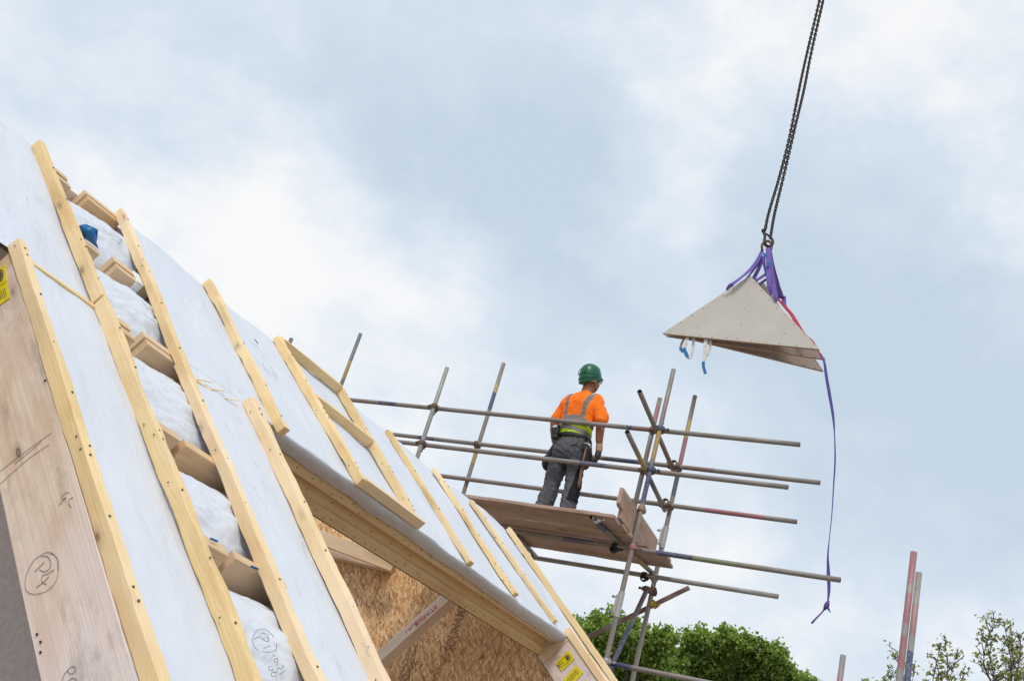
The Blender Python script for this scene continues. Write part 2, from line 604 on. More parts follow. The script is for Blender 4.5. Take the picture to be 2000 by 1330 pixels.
def plank(name, a, b, side, wd, th, mat, parent, seed=0, jit=.0025, seg=None, label=None, bevel=.003, skew=0):
    """board from a to b (centre of its underside's left edge); side = direction of its width; th along the third axis"""
    x = (b - a)
    L = x.length
    x.normalize()
    z = x.cross(side).normalized()
    y = z.cross(x).normalized()
    M = frame(a, x, y, z)
    seg = seg or max(2, int(L / .09))
    v, f = [], []
    for i in range(seg + 1):
        s = L * i / seg
        e = 0 if i in (0, seg) else 1
        for k, (yy, zz) in enumerate(((0, 0), (wd, 0), (wd, th), (0, th))):
            dy = jit * 1.0 * (mn.noise(Vector((s * 2.3, seed * 7.1, k // 2))) * 1.6 + .7 * mn.noise(Vector((s * 11, seed * 5.1, k // 2))))
            dz = jit * (mn.noise(Vector((s * 2.9, seed * 3.7 + 50, k % 2))) * 1.6 + .8 * mn.noise(Vector((s * 13, seed * 3.1 + 9, k))))
            v.append((s, yy + dy, zz + dz))
    for i in range(seg):
        for k in range(4):
            k2 = (k + 1) % 4
            f.append((i * 4 + k, i * 4 + k2, i * 4 + 4 + k2, i * 4 + 4 + k))
    f.append((3, 2, 1, 0))
    f.append(tuple(seg * 4 + k for k in range(4)))
    # make normals consistent
    bm = bmesh.new()
    vs = [bm.verts.new(p) for p in v]
    for q in f:
        bm.faces.new([vs[i] for i in q])
    bmesh.ops.recalc_face_normals(bm, faces=bm.faces)
    me = bpy.data.meshes.new(name)
    bm.to_mesh(me)
    bm.free()
    me.materials.append(mat)
    o = bpy.data.objects.new(name, me)
    COL.objects.link(o)
    place(o, parent, M)
    tag(o, label)
    if bevel:
        bv = o.modifiers.new('bevel', 'BEVEL')
        bv.width = bevel
        bv.segments = 2
        bv.limit_method = 'ANGLE'
        bv.angle_limit = math.radians(50)
    return o


# ---- membrane
bays = [(4.29, 3.80), (3.73, 3.25), (3.17, 2.63), (2.56, 2.14), (2.07, 1.55), (1.50, .95)]


def memb_w(u, v):
    s = .0075 * fbm(u * 2.2, v * .8, 3) + .0035 * fbm(u * 9, v * 2.6, 9)
    # soft diagonal tension folds
    s += .0055 * math.sin((u * 9 + v * 5.5) + 2.2 * fbm(u * 1.5, v * 1.5, 5)) * (.5 + .5 * fbm(u, v, 8))
    return max(s, -.007)


def sheet(name, u0, u1, v0, v1, nu, nv, lip=None, parent=house, label=None, lo=0.0, ut=None, ur=None):
    ut = u0 if ut is None else ut
    ur = u1 if ur is None else ur
    nu = int(nu); nv = int(nv)
    v, f = [], []
    rows = []
    if lip:
        for dv, dw in lip:
            rows.append(('lip', dv, dw))
    for j in range(nv + 1):
        rows.append(('n', v0 + (v1 - v0) * j / nv, 0))
    Mi = frame(RO, Rr, Rb, Rn)
    for kind, a, dw in rows:
        for i in range(nu + 1):
            vv = a if kind == 'n' else v0 + a
            q_ = (vv - v0) / (v1 - v0)
            uL_, uR_ = u0 + (ut - u0) * q_, u1 + (ur - u1) * q_
            u = uL_ + (uR_ - uL_) * i / nu
            wob = .012 * fbm(u * 1.7, 2.2) if vv >= v1 - 1e-6 else (.006 * fbm(u * 3, 7.7) if vv <= v0 + 1e-6 else 0)
            ww = memb_w(u, vv) * (1 if kind == 'n' else .4) + lo + (dw + (.006 * fbm(u * 5, 4.4) + .0015 * fbm(u * 60, dw * 90)) * (1 if kind == 'lip' else 0))
            v.append((u * H, (vv + wob) * H, ww * H - .004))
    R_ = len(rows)
    for j in range(R_ - 1):
        for i in range(nu):
            a = j * (nu + 1) + i
            f.append((a, a + 1, a + nu + 2, a + nu + 1))
    return mk(name, v, f, M_MEMB, parent, Mi, smooth=True, label=label)


LIP = [(.020, -.068), (.010, -.050), (.000, -.030), (-.004, -.013), (-.003, -.003)]
sheet('roof_membrane', -1.6, 1.822, 3.13, 4.345, 130, 60, label="upper sheet of membrane, left of the open bay")
sheet('roof_membrane', 2.178, 5.615, 3.235, 4.345, 190, 55, lip=LIP, ut=2.24, label="upper sheet of membrane hanging over the opening")
sheet('roof_membrane', 2.172, 2.60, 3.14, 3.236, 22, 5)
sheet('roof_membrane', 1.462, 1.828, .9, 3.125, 26, 100, label="lower strip of membrane between the two nearest battens")
sheet('roof_membrane', 2.088, 2.45, .9, 3.142, 26, 100, ut=2.165, ur=2.575, label="lower strip of membrane left of the roof opening")
sheet('roof_membrane', 5.30, 5.612, .9, 3.236, 16, 70)


# pillowed insulation in the open bay
def bay_sheet():
    nu, nv = 64, 520
    v, f = [], []
    for j in range(nv + 1):
        vv = .9 + (4.27 - .9) * j / nv
        for i in range(nu + 1):
            a = i / nu
            u = 1.826 + .42 * a
            p = 0
            for hi, lo in bays:
                if lo <= vv <= hi:
                    p = math.sin(math.pi * (vv - lo) / (hi - lo)) ** .42
                    c = (vv - lo) / (hi - lo)
            arch = max(0.0, math.sin(math.pi * min(1, max(0, (a * 1.04)))) ** .5 if a < .5 else 1.0)
            w = -.125 + .122 * p * arch * min(1, .66 + .5 * a)
            w += .013 * fbm(u * 6, vv * 9, 2) * p - .016 * max(0, .20 - abs(fbm(u * 5 + 4, vv * 13 + u * 9))) * 2.0 * p + .007 * abs(math.sin((vv * 38 + u * 8) + 3 * fbm(u * 5, vv * 3))) * (1 - a * .6) * p
            v.append((u * H, vv * H, w * H))
    for j in range(nv):
        for i in range(nu):
            a = j * (nu + 1) + i
            f.append((a, a + 1, a + nu + 2, a + nu + 1))
    o = mk('bay_insulation', v, f, M_MEMB, house, frame(RO, Rr, Rb, Rn), smooth=True, label="membrane-wrapped insulation pillowing between the noggins")
    return o


bay_sheet()

# ---- battens: (u,v) low end -> high end
def batten(u0, v0, u1, v1, wd=.034, th=.043, mat=None, seed=0, base=0.0, label=None, jit=.004):
    a, b = RP(u0 + wd, v0, base), RP(u1 + wd, v1, base)
    return plank('batten', a, b, -Rr, wd * H, th * H, mat or M_BATTEN, house, seed, jit=jit, label=label, seg=int((v1 - v0) * H / .035))


b4b = roof_uv(720, 1330)
bt = []
bt.append(batten(1.470, .9, 1.455, 3.127, .033, .041, M_BATTEN, 1))
bt.append(batten(1.790, 3.148, 1.784, 4.335, .030, .043, M_BATTEN, 2))
bt.append(batten(1.800, .9, 1.797, 3.143, .028, .045, M_BATTEN, 3, jit=.006))
bt.append(batten(2.162, 3.115, 2.225, 4.33, .036, .036, M_BATTEN2, 4))
bt.append(batten(2.075, .9, 2.148, 3.108, .038, .038, M_BATTEN2, 5))
bt.append(batten(2.425, .9, 2.553, 3.225, .040, .043, M_BATTEN2, 6))
bt.append(batten(2.737, 3.175, 2.777, 4.34, .032, .038, M_BATTEN, 7, jit=.009))
bt.append(batten(3.274, 3.216, 3.268, 4.34, .034, .040, M_BATTEN, 8, jit=.008))
ra = roof_uv(660, 772); rb = roof_uv(784, 989)
bt.append(batten(rb[0] + (rb[0] - ra[0]) * .05, 3.235, ra[0], 4.335, .034, .038, M_BATTEN, 9, jit=.006))
bt.append(batten(4.188, 3.227, 4.230, 4.312, .036, .026, M_BATTEN, 10, jit=.007))
bt.append(batten(4.650, 3.243, 4.700, 4.301, .036, .024, M_BATTEN, 11, jit=.007))
bt.append(batten(5.130, 3.275, 5.081, 4.262, .036, .024, M_BATTEN, 12, jit=.007))
bt.append(batten(5.560, .9, 5.582, 4.300, .042, .030, M_BATTEN, 13, jit=.003))
bt.append(batten(5.275, .9, 5.268, 3.272, .046, .040, M_BATTEN2, 14))
# galvanised nail heads driven through each batten
M_NAILB = plain('batten_nail', (.10, .09, .08), .5, .3)
rng = random.Random(5)
for k_, o_ in enumerate(bt):
    L_ = max(v_.co.x for v_ in o_.data.vertices)
    wd_ = max(v_.co.y for v_ in o_.data.vertices)
    th_ = max(v_.co.z for v_ in o_.data.vertices)
    mb = MB()
    x_ = rng.uniform(.04, .2)
    while x_ < L_ - .05:
        mb.ball((x_, wd_ * rng.uniform(.25, .75), 0.0005), (.0045, .0045, .0012), 8, 4) if False else mb.ball((x_, wd_ * rng.uniform(.3, .7), th_ - .003), (.0048, .0048, .003), 8, 4)
        if rng.random() < .35:
            mb.ball((x_ + rng.uniform(.02, .1), .0, th_ * rng.uniform(.3, .7)), (.004, .002, .004), 8, 4)
            mb.ball((x_ + rng.uniform(.02, .1), wd_, th_ * rng.uniform(.3, .7)), (.004, .002, .004), 8, 4)
        x_ += rng.choice((.05, .28, .33, .41))
    mb.build('nail', M_NAILB, o_, M=world_m(o_), kind='stuff')
# cross rails of the ladder frame
for k, (v_, n_) in enumerate(((4.315, 15), (3.83, 16), (3.222, 17))):
    uL, uR = 3.305, ra[0] + (rb[0] - ra[0]) * (ra[1] - v_) / (ra[1] - rb[1])
    if k == 2:
        uL, uR = 3.29, uR + .05
    plank('cross_rail', RP(uL, v_, 0.0), RP(uR, v_, 0.0), Rb, .028 * H, .046 * H, M_BATTEN if k != 2 else M_BATTEN2, house, n_, label="short rail nailed across between two battens")

# seam strip where the upper and lower sheets meet
plank('seam_strip', RP(1.47, 3.122, -.012), RP(1.80, 3.122, -.012), Rb, .022 * H, .016 * H, M_BATTEN, house, 31)
plank('seam_strip', RP(2.18, 3.130, -.012), RP(2.56, 3.130, -.012), Rb, .014 * H, .012 * H, M_BATTEN2, house, 32)
rng = random.Random(8)
for k in range(3):
    u_ = 2.28 + k * .07
    a, b = RP(u_, 3.14, 0), RP(u_ + .07, 3.16 + rng.uniform(0, .01), .014)
    plank('splinter', a, b, Rb, .006, .004, M_BATTEN2, house, 40 + k, bevel=0)

# ---- noggins
Rl = [(2.059, 4.332), (2.055, 3.767), (2.040, 3.229), (2.012, 2.603), (2.024, 2.119), (2.02, 1.5)]
Ll = [(1.966, 4.219), (1.975, 3.685), (1.975, 3.105), (1.997, 2.579), (2.000, 2.08), (2.0, 1.47)]
for k, (u_, v_) in enumerate(Rl):
    th2 = .036
    for q in range(2):
        if k >= 3 and q == 1:
            break
        vv = v_ - th2 - q * (th2 + .0016)
        plank('noggin', RP(u_ + q * .008, vv, -.17), RP(2.24, vv, -.17), Rb, th2 * H, (.17 - .004 * q) * H, M_NOG, house, 60 + k * 3 + q, jit=.001, bevel=.002)
for k, (u_, v_) in enumerate(Ll):
    plank('noggin', RP(1.818, v_ + .002, -.17), RP(u_, v_ + .002, -.17), Rb, .040 * H, .166 * H, M_NOG, house, 90 + k, jit=.001, bevel=.002)
    if k in (0, 2):
        plank('noggin', RP(1.818, v_ + .0445, -.17), RP(u_ - .012, v_ + .0445, -.17), Rb, .036 * H, .172 * H, M_NOG, house, 110 + k, jit=.001, bevel=.002)

M_BLUE = plain('blue_tape', (.012, .16, .42), .4)
M_WHITE = plain('white_tape', (.78, .79, .80), .4)


def ribbon(name, pts, widths, side, mat, parent=None, th=.0012, **kw):
    """flat strap along pts; side = Vector or list of vectors giving the width direction"""
    mb = MB()
    n = len(pts)
    rings = []
    for i, p in enumerate(pts):
        t_ = (pts[min(i + 1, n - 1)] - pts[max(i - 1, 0)]).normalized()
        s = side[i] if isinstance(side, (list, tuple)) else side
        s = (s - t_ * s.dot(t_)).normalized()
        q = t_.cross(s)
        w = widths[i] if isinstance(widths, (list, tuple)) else widths
        rings.append([p + s * w / 2 + q * th, p - s * w / 2 + q * th, p - s * w / 2 - q * th, p + s * w / 2 - q * th])
    mb.loft(rings)
    return mb.build(name, mat, parent, **kw)


def smooth_pts(pts, n=8):
    out = []
    P = [Vector(p) for p in pts]
    for i in range(len(P) - 1):
        p0 = P[max(i - 1, 0)]; p1 = P[i]; p2 = P[i + 1]; p3 = P[min(i + 2, len(P) - 1)]
        for k in range(n):
            s = k / n
            out.append(.5 * ((2 * p1) + (p2 - p0) * s + (2 * p0 - 5 * p1 + 4 * p2 - p3) * s * s + (3 * p1 - p0 - 3 * p2 + p3) * s ** 3))
    out.append(P[-1])
    return out


# white wrap on the second right-hand noggin, blue flap beside the left one
mb = MB()
Mr = frame(RO, Rr * H, Rb * H, Rn * H)
mb.box(2.158, 2.192, 3.686, 3.772, -.15, .004, Mr)
mb.build('tape_wrap', M_WHITE, house, bevel=.004, label="white tape wrapped round a noggin end")
fl = []
Wp = lambda x, y, w: RP(*roof_uv(x, y, w), w)
rg = [[Wp(155, 441, .01), Wp(168, 438, .03), Wp(180, 443, .045), Wp(191, 449, .05)],
      [Wp(156, 452, .0), Wp(168, 452, .02), Wp(180, 456, .03), Wp(190, 462, .03)],
      [Wp(158, 462, -.01), Wp(168, 464, .0), Wp(180, 470, .01), Wp(188, 474, .01)],
      [Wp(163, 466, -.02), Wp(172, 470, -.01), Wp(182, 477, .0), Wp(192, 486, -.01)]]
vv = [p for r in rg for p in r]
ff = [(j * 4 + i, j * 4 + i + 1, j * 4 + i + 5, j * 4 + i + 4) for j in range(3) for i in range(3)]
o = mk('blue_flap', vv, ff, M_BLUE, house, smooth=True, label="loose blue tape flap at the top of the bay")
so_ = o.modifiers.new('thick', 'SOLIDIFY'); so_.thickness = .002
for (px, py, r_) in ((425, 893, 0), (418, 1054, 1), (497, 1108, 1)):
    a, b = (Wp(px - 2, py - 6, .01), Wp(px + 4, py + 7, .01)) if r_ == 0 else (Wp(px - 7, py - 3, .004), Wp(px + 7, py + 3, .004))
    ribbon('blue_tape', [a, (a + b) / 2, b], .008, Rn if r_ else Rr, M_BLUE, house)

# ---- cassette side boards (faces towards the openings)
plank('rafter_board', RP(1.462 + .028, .9, -.207), RP(1.462 + .028, 3.036, -.207), -Rr, .028 * H, .205 * H, M_RAFTER, house, 130, jit=.001, bevel=.002, label="wide pale side board of the nearest roof panel, marked in pencil")
plank('trimmer_end', RP(1.462 + .03, 3.040, -.207), RP(1.462 + .03, 3.108, -.207), -Rr, .028 * H, .202 * H, M_NOG, house, 131, jit=0, seg=2)
plank('rafter_board', RP(5.275 + .03, .9, -.198), RP(5.275 + .03, 3.212, -.198), -Rr, .028 * H, .196 * H, M_RAFTER, house, 132, jit=.001, bevel=.002, label="side board of the far roof panel with two yellow labels")
plank('trimmer_end', RP(5.275 + .03, 3.214, -.198), RP(5.275 + .03, 3.280, -.198), -Rr, .03 * H, .196 * H, M_NOG, house, 133, jit=0, seg=2)
plank('bottom_board', RP(1.484, .9, -.214), RP(1.484, 3.1, -.214), Rr, .02 * H, .006 * H, M_BATTEN2, house, 134, jit=.001)
# far side of the left panel cassette and the right one round the bay
plank('rafter_board', RP(1.835, .9, -.207), RP(1.835, 4.22, -.207), -Rr, .02 * H, .165 * H, M_NOG, house, 135, jit=0)
plank('rafter_board', RP(2.26, .9, -.207), RP(2.26, 4.2, -.207), -Rr, .02 * H, .165 * H, M_NOG, house, 136, jit=0)
plank('rafter_board', RP(2.455, .9, -.207), RP(2.575, 3.2, -.207), -Rr, .03 * H, .175 * H, M_NOG, house, 137, jit=0)


# ---- trimmer I-beam along the top of the opening
def ibeam(u0, u1, ws0, ws1, v0, label):
    # ws: (top of top flange, bottom, top of bottom flange, bottom)
    def ring(u, ws, k):
        a, b, c, d = ws
        pts = {0: [(v0, a), (v0 + .05, a), (v0 + .05, b), (v0, b)],
               1: [(v0 + .034, b + .001), (v0 + .046, b + .001), (v0 + .046, c - .001), (v0 + .034, c - .001)],
               2: [(v0, c), (v0 + .05, c), (v0 + .05, d), (v0, d)]}[k]
        return [RP(u, v_, w_) for v_, w_ in pts]
    for k, nm in ((0, 'top_flange'), (1, 'web'), (2, 'bottom_flange')):
        o = beamroot
        Mx = frame(RP(u0, v0, 0), Rr, Rb, Rn)
        mb_ = MB().loft([ring(u0 + (u1 - u0) * i / 12, [x + (y - x) * i / 12 for x, y in zip(ws0, ws1)], k) for i in range(13)])
        inv = Mx.inverted()
        mb_.v = [inv @ p for p in mb_.v]
        mb_.build(nm, M_BEAM, beamroot, M=Mx, bevel=.003)


beamroot = bpy.data.objects.new('roof_beam', None); COL.objects.link(beamroot)
place(beamroot, house, Matrix.Translation(RP(4, 3.27, -.1)))
beamroot['label'] = "long timber I-beam along the top of the roof opening"
ibeam(2.56, 5.272, (-.080, -.128, -.194, -.240), (-.052, -.088, -.143, -.191), 3.262, '')
# nail heads along the flanges
M_NAIL = plain('nail_heads', (.05, .035, .03), .7)
mb = MB()
for k in range(34):
    s = (k + .3 + rng.uniform(-.2, .2)) / 34
    u_ = 2.6 + 2.64 * s
    lw = lambda a, b: a + (b - a) * (u_ - 2.56) / 2.71
    for w_ in (lw(-.104, -.07) + rng.uniform(-.012, .012), lw(-.217, -.167) + rng.uniform(-.012, .012)):
        c_ = RP(u_ + rng.uniform(-.02, .02), 3.262, w_)
        mb.ball(c_, .0042, 6, 4)
    if k % 2:
        mb.ball(RP(u_, 3.296, lw(-.16, -.115) + rng.uniform(-.012, .012)), .0045, 6, 4)
mb.build('nail', M_NAIL, beamroot, kind='stuff')
beamroot = bpy.data.objects.new('roof_beam', None); COL.objects.link(beamroot)
place(beamroot, house, Matrix.Translation(RP(0, 3.13, -.1)))
ibeam(-1.6, 1.458, (-.035, -.075, -.16, -.207), (-.035, -.075, -.16, -.207), 3.115, '')
# thin sheathing line under the beam
plank('sheathing_edge', RP(2.56, 3.268, -.246), RP(5.27, 3.268, -.196), Rb, .03 * H, .003 * H, plain('grey_sheath', (.14, .14, .13), .8), house, 140, jit=.0005, bevel=0)

# ---- walls and back of the house
def wall_uz(name, u, prof, mat, th=.1, label=None):
    """wall across the house (normal Rr) with profile points (n, z)"""
    r0 = [CAM + Rr * u * H + Rh * n_ + Vector((0, 0, z_)) for n_, z_ in prof]
    r1 = [p + Rr * th for p in r0]
    Mx = frame(CAM + Rr * u * H, Rh, -Rr, Vector((0, 0, 1)))
    inv = Mx.inverted()
    return MB().loft([[inv @ p for p in r0], [inv @ p for p in r1]]).build(name, mat, house, M=Mx, label=label)


zroof = lambda n_, off=-.21: (-(1 - off) * H + math.sin(SL) * n_) / math.cos(SL)
nR = 3.945 * H
zR = zroof(nR, -.21)
ne = .9 * H * math.cos(SL) + H * math.sin(SL) + .15
nb = 8.4
prof = [(ne, -5.2), (ne, zroof(ne) - .01), (nR, zR - .02), (nb, zR - .02 - (nb - nR) * math.tan(math.radians(5))), (nb, -5.2)]
prof_g = [(ne, -5.2), (ne, zroof(ne) - .01), (nR, zR - .02), (nR + .45, 2.13 * H), (nb, 2.13 * H), (nb, -5.2)]
wall_uz('gable_wall', 5.345, prof_g, M_OSB, .12, label="orange-brown osb gable wall with black stamped print")
M_GREY = plain('grey_plasterboard', (.55, .50, .48), .9)
prof_p = [(ne, -5.2), (ne, zroof(ne) - .01), (nR - .6, zroof(nR - .6) - .02), (nR - .5, .2), (nb, -.6), (nb, -5.2)]
wall_uz('party_wall', 2.05, prof_p, M_GREY, .1)
wall_uz('gable_wall', -1.7, [(ne, -5.2), (ne, -.8), (nb, -.8), (nb, -5.2)], M_OSB, .12)
mb = MB()
Mw = frame(CAM, Rr, Rh, Vector((0, 0, 1)))
mb.box(-1.6 * H, 5.34 * H, ne - .14, ne - .001, -5.2, zroof(ne) - .06)
mb.build('front_wall', M_OSB, house, M=Mw)
mb = MB()
mb.box(-1.6 * H, 5.34 * H, nb + .003, nb + .14, -5.2, -.6)
mb.build('back_wall', M_OSB, house, M=Mw)
# roof deck under the upper sheets; back slope left open to let sky light in
mb = MB()
mb.box(-1.6 * H, 1.79 * H, 3.17 * H, 4.3 * H, -.207 * H, -.03 * H)
mb.box(2.26 * H, 5.62 * H, 3.32 * H, 4.3 * H, -.207 * H, -.03 * H)
mb.build('roof_deck', M_BRACE, house, M=frame(RO, Rr, Rb, Rn))
s5 = math.radians(5)
Bd = Rh * math.cos(s5) - Vector((0, 0, math.sin(s5)))
Nd = Rr.cross(Bd)
plank('ridge_beam', RP(-1.6, 4.345, -.21), RP(5.62, 4.345, -.21), Rb, .05, .22, M_BRACE, house, 155, jit=.001)
# ceiling plate and rafter seen at the top of the osb wall, and the diagonal brace
def on_u(x, y, u):
    r = ray(x, y)
    return CAM + r * (u * H / r.dot(Rr))


up_ = Vector((0, 0, 1))
plank('wall_plate', on_u(560, 1047, 5.26) + Rr * .1, on_u(760, 1090, 5.26) + Rr * .1, -Rr, .10, .09, M_BRACE, house, 150, jit=.001)
plank('rafter_board', on_u(560, 1011, 5.161) + Rr * .05, on_u(775, 1090, 5.161) + Rr * .05, -Rr, .05, .11, M_NOG, house, 151, jit=.001)
a, b = on_u(690, 1312, 5.0425) + Rr * .1, on_u(920, 1109, 5.0425) + Rr * .1
br = plank('diagonal_brace', a, b, -Rr, .10, .088, M_BRACE, house, 152, jit=.001, label="pale diagonal brace with red stamp across the osb wall")

# ------------------------------------------------------------------ pencil marks, stamps and labels
M_PENCIL = plain('pencil', (.24, .22, .22), .8)
M_PEN = plain('marker_pen', (.14, .15, .20), .7)
M_REDINK = plain('red_ink', (.62, .16, .16), .8)
M_STAMP = plain('black_print', (.11, .07, .045), .8)
M_PRINT = plain('faded_print', (.33, .20, .10), .8)
M_LABEL = plain('yellow_label', (.80, .66, .01), .45)


def stroke(mb, pts, plane_pt, wd=.0022, n=5):
    """a hand-drawn line: image-traced outline laid on a real surface (plane_pt maps a traced point to the surface)"""
    P = smooth_pts([plane_pt(*p) for p in pts], n)
    mb.sweep(P, wd * .27, 5)


def left_face(x, y):
    r = ray(x, y)
    return CAM + r * (1.4605 * H / r.dot(Rr))


def left_batten_face(x, y):
    return left_face(x, y) - Rr * .004


def far_face(x, y):
    r = ray(x, y)
    return CAM + r * (5.273 * H / r.dot(Rr))


g6 = lambda x, y: (90 + x / 19.0, 940 + y / 19.0)
g8 = lambda x, y: (x / 4.03, 1000 + y / 4.03)
g5 = lambda x, y: (90 + x / 11.08, 1210 + y / 11.08)
mb = MB()
stroke(mb, [g6(*p) for p in ((850, 430), (800, 390), (680, 450), (590, 560), (600, 640), (640, 640), (740, 590))], left_face, .0030)
stroke(mb, [g6(*p) for p in ((740, 590), (600, 740), (470, 880))], left_face, .0032)
stroke(mb, [g6(*p) for p in ((1010, 595), (920, 620), (850, 700), (850, 830), (925, 940))], left_face, .0032)
stroke(mb, [g6(705, 742), g6(712, 750)], left_face, .005)
mb.build('pencil_mark', M_PENCIL, house)
mb = MB()
stroke(mb, [g8(*p) for p in ((390, 320), (440, 345), (460, 420), (440, 540), (370, 615), (270, 642), (205, 610), (200, 520), (250, 400), (330, 330), (400, 315), (450, 370), (455, 460))], left_face, .0028)
stroke(mb, [g8(*p) for p in ((350, 390), (310, 430), (270, 468))], left_face, .0035)
stroke(mb, [g8(*p) for p in ((320, 345), (370, 345), (398, 385), (390, 440), (350, 465), (310, 450))], left_face, .0033)
stroke(mb, [g8(*p) for p in ((425, 450), (380, 480), (330, 500), (330, 545), (365, 565))], left_face, .0033)
stroke(mb, [g8(*p) for p in ((385, 503), (340, 550), (282, 590))], left_face, .0035)
mb.build('pencil_mark', M_PENCIL, house)
mb = MB()
stroke(mb, [g5(*p) for p in ((460, 1095), (540, 1010), (620, 1010), (640, 1070), (590, 1145), (520, 1160), (465, 1105), (380, 1200), (350, 1330))], left_face, .0032)
stroke(mb, [g5(*p) for p in ((470, 1330), (560, 1255), (640, 1270), (660, 1330))], left_face, .0032)
mb.build('pencil_mark', M_PENCIL, house, label="pencilled letters and circled code on the near side board")
# dark scuff lines on the near board
mb = MB()
for p in (((0, 920), (45, 885), (100, 845)), ((0, 945), (50, 900), (95, 868)), ((28, 905), (60, 880), (80, 862))):
    stroke(mb, p, left_face, .003)
mb.build('scuff', plain('scuff_dirt', (.30, .25, .21), .9), house)
# nails / knots on the near board
mb = MB()
for p in ((72, 1238), (79, 1253), (79, 1273), (88, 743)):
    MB().ball(left_face(*p), .004, 8, 5).build('nail', M_NAIL, house)

# marks on the battens and the membrane (drawn in roof coordinates through their traced outline)
def on_mem(w=0.0):
    def f(x, y):
        u, v = roof_uv(x, y, w)
        return RP(u, v, w)
    return f


c4_ = lambda x, y: (380 + x / 4.288, 1020 + y / 4.288)
mb = MB()
bayp = on_mem(-.004)
stroke(mb, [c4_(*p) for p in ((540, 1075), (495, 1030), (490, 960), (530, 900), (590, 895), (650, 940), (685, 1010), (680, 1060), (630, 1085), (560, 1080))], bayp, .0032)
stroke(mb, [c4_(*p) for p in ((500, 975), (545, 958), (600, 995), (620, 985), (612, 940), (575, 925), (560, 930))], bayp, .0035)
stroke(mb, [c4_(*p) for p in ((580, 1055), (610, 1040), (640, 1035))], bayp, .0035)
stroke(mb, [c4_(*p) for p in ((660, 1110), (675, 1120))], bayp, .004)
stroke(mb, [c4_(*p) for p in ((665, 1150), (690, 1135), (698, 1160), (675, 1172), (665, 1150))], bayp, .0035)
stroke(mb, [c4_(*p) for p in ((680, 1195), (700, 1180))], bayp, .0035)
stroke(mb, [c4_(*p) for p in ((730, 1190), (748, 1205), (720, 1225), (700, 1212), (695, 1235))], bayp, .0035)
stroke(mb, [c4_(*p) for p in ((760, 1240), (735, 1255), (710, 1270))], bayp, .0035)
stroke(mb, [c4_(*p) for p in ((650, 1205), (622, 1205), (625, 1235), (655, 1240), (645, 1220))], bayp, .0035)
stroke(mb, [c4_(*p) for p in ((690, 1255), (650, 1255), (645, 1285), (685, 1290))], bayp, .0035)
mb.build('pen_mark', M_PEN, house)
mb = MB()
c5_ = lambda x, y: (200 + x / 4.75, 580 + y / 4.75)
b2p = on_mem(.004)
stroke(mb, [c5_(*p) for p in ((380, 150), (430, 195), (485, 228), (500, 210), (470, 180), (520, 190), (490, 140), (440, 110), (405, 103))], b2p, .003)
stroke(mb, [c5_(*p) for p in ((500, 130), (530, 200), (555, 275))], b2p, .003)
c3_ = lambda x, y: (100 + x / 4.75, 320 + y / 4.75)
mb.build('pen_mark', M_PEN, house)
mb = MB()
stroke(mb, [c3_(*p) for p in ((540, 650), (580, 675), (620, 690))], b2p, .003)
stroke(mb, [c3_(*p) for p in ((560, 690), (600, 720), (640, 748), (620, 720), (655, 700), (640, 735), (660, 740))], b2p, .003)
mb.build('pen_mark', M_PEN, house, label="pen scribbles and circled code on the bay membrane")
mb = MB()
c5b = lambda x, y: (380 + x / 3.325, 530 + y / 3.325)
mp = on_mem(.003)
stroke(mb, [c5b(*p) for p in ((443, 595), (455, 625), (480, 655), (492, 672))], mp, .003)
stroke(mb, [c5b(*p) for p in ((497, 615), (510, 640), (515, 665), (535, 692), (533, 665), (515, 650))], mp, .003)
mb.build('pen_mark', M_PEN, house)
# small tear in the upper sheet
tp_ = MB()
stroke(tp_, [(497, 663), (500, 666), (504, 671)], mp, .010)
tp_.build('tear', M_DARK, house, label='small dark tear in the upper membrane')
# small mark on three battens: "GR"
mb = MB()
c3w = lambda x, y: (x / 3.325, 220 + y / 3.325)


def batf(u):
    def f(x, y):
        r = ray(x, y)
        return CAM + r * ((u - .0015) * H / r.dot(Rr))
    return f


stroke(mb, [c3_(*p) for p in ((85, 352), (95, 375), (75, 385), (62, 365), (72, 345))], batf(1.7845), .003)
stroke(mb, [c3_(*p) for p in ((40, 372), (70, 372), (98, 400), (80, 412), (60, 395), (45, 412))], batf(1.7845), .003)
mb.build('pencil_mark', M_PENCIL, house)
mb = MB()
gx = (2.162 + 2.225) / 2 + .012
stroke(mb, [c3_(*p) for p in ((850, 868), (822, 885), (845, 900), (855, 880), (830, 925), (818, 910))], batf(gx), .003)
mb.build('pencil_mark', M_PENCIL, house)
mb = MB()
stroke(mb, [c5b(*p) for p in ((270, 460), (285, 480), (262, 480))], batf(2.758), .003)
stroke(mb, [c5b(*p) for p in ((290, 470), (268, 490), (285, 498), (300, 480))], batf(2.758), .003)
g4_ = lambda x, y: (380 + x / 3.325, 930 + y / 3.325)
mb.build('pencil_mark', M_PENCIL, house)
mb = MB()
stroke(mb, [g4_(*p) for p in ((1090, 1080), (1110, 1110), (1135, 1100), (1115, 1140), (1140, 1170))], batf(2.46), .003)
mb.build('pencil_mark', M_PENCIL, house, label="small pencilled letters on the battens")


def text_obj(name, body, M, size, mat, parent, extrude=.0006, bold=0, sx=1):
    cu = bpy.data.curves.new('txt', 'FONT')
    cu.body = body
    cu.size = size
    cu.extrude = extrude
    cu.offset = bold
    o = bpy.data.objects.new('txt', cu)
    COL.objects.link(o)
    dg = bpy.context.evaluated_depsgraph_get()
    me = bpy.data.meshes.new_from_object(o.evaluated_get(dg))
    bpy.data.objects.remove(o)
    me.name = name
    me.materials.clear()
    me.materials.append(mat)
    for v_ in me.vertices:
        v_.co.x *= sx
    q = bpy.data.objects.new(name, me)
    COL.objects.link(q)
    place(q, parent, M)
    return q


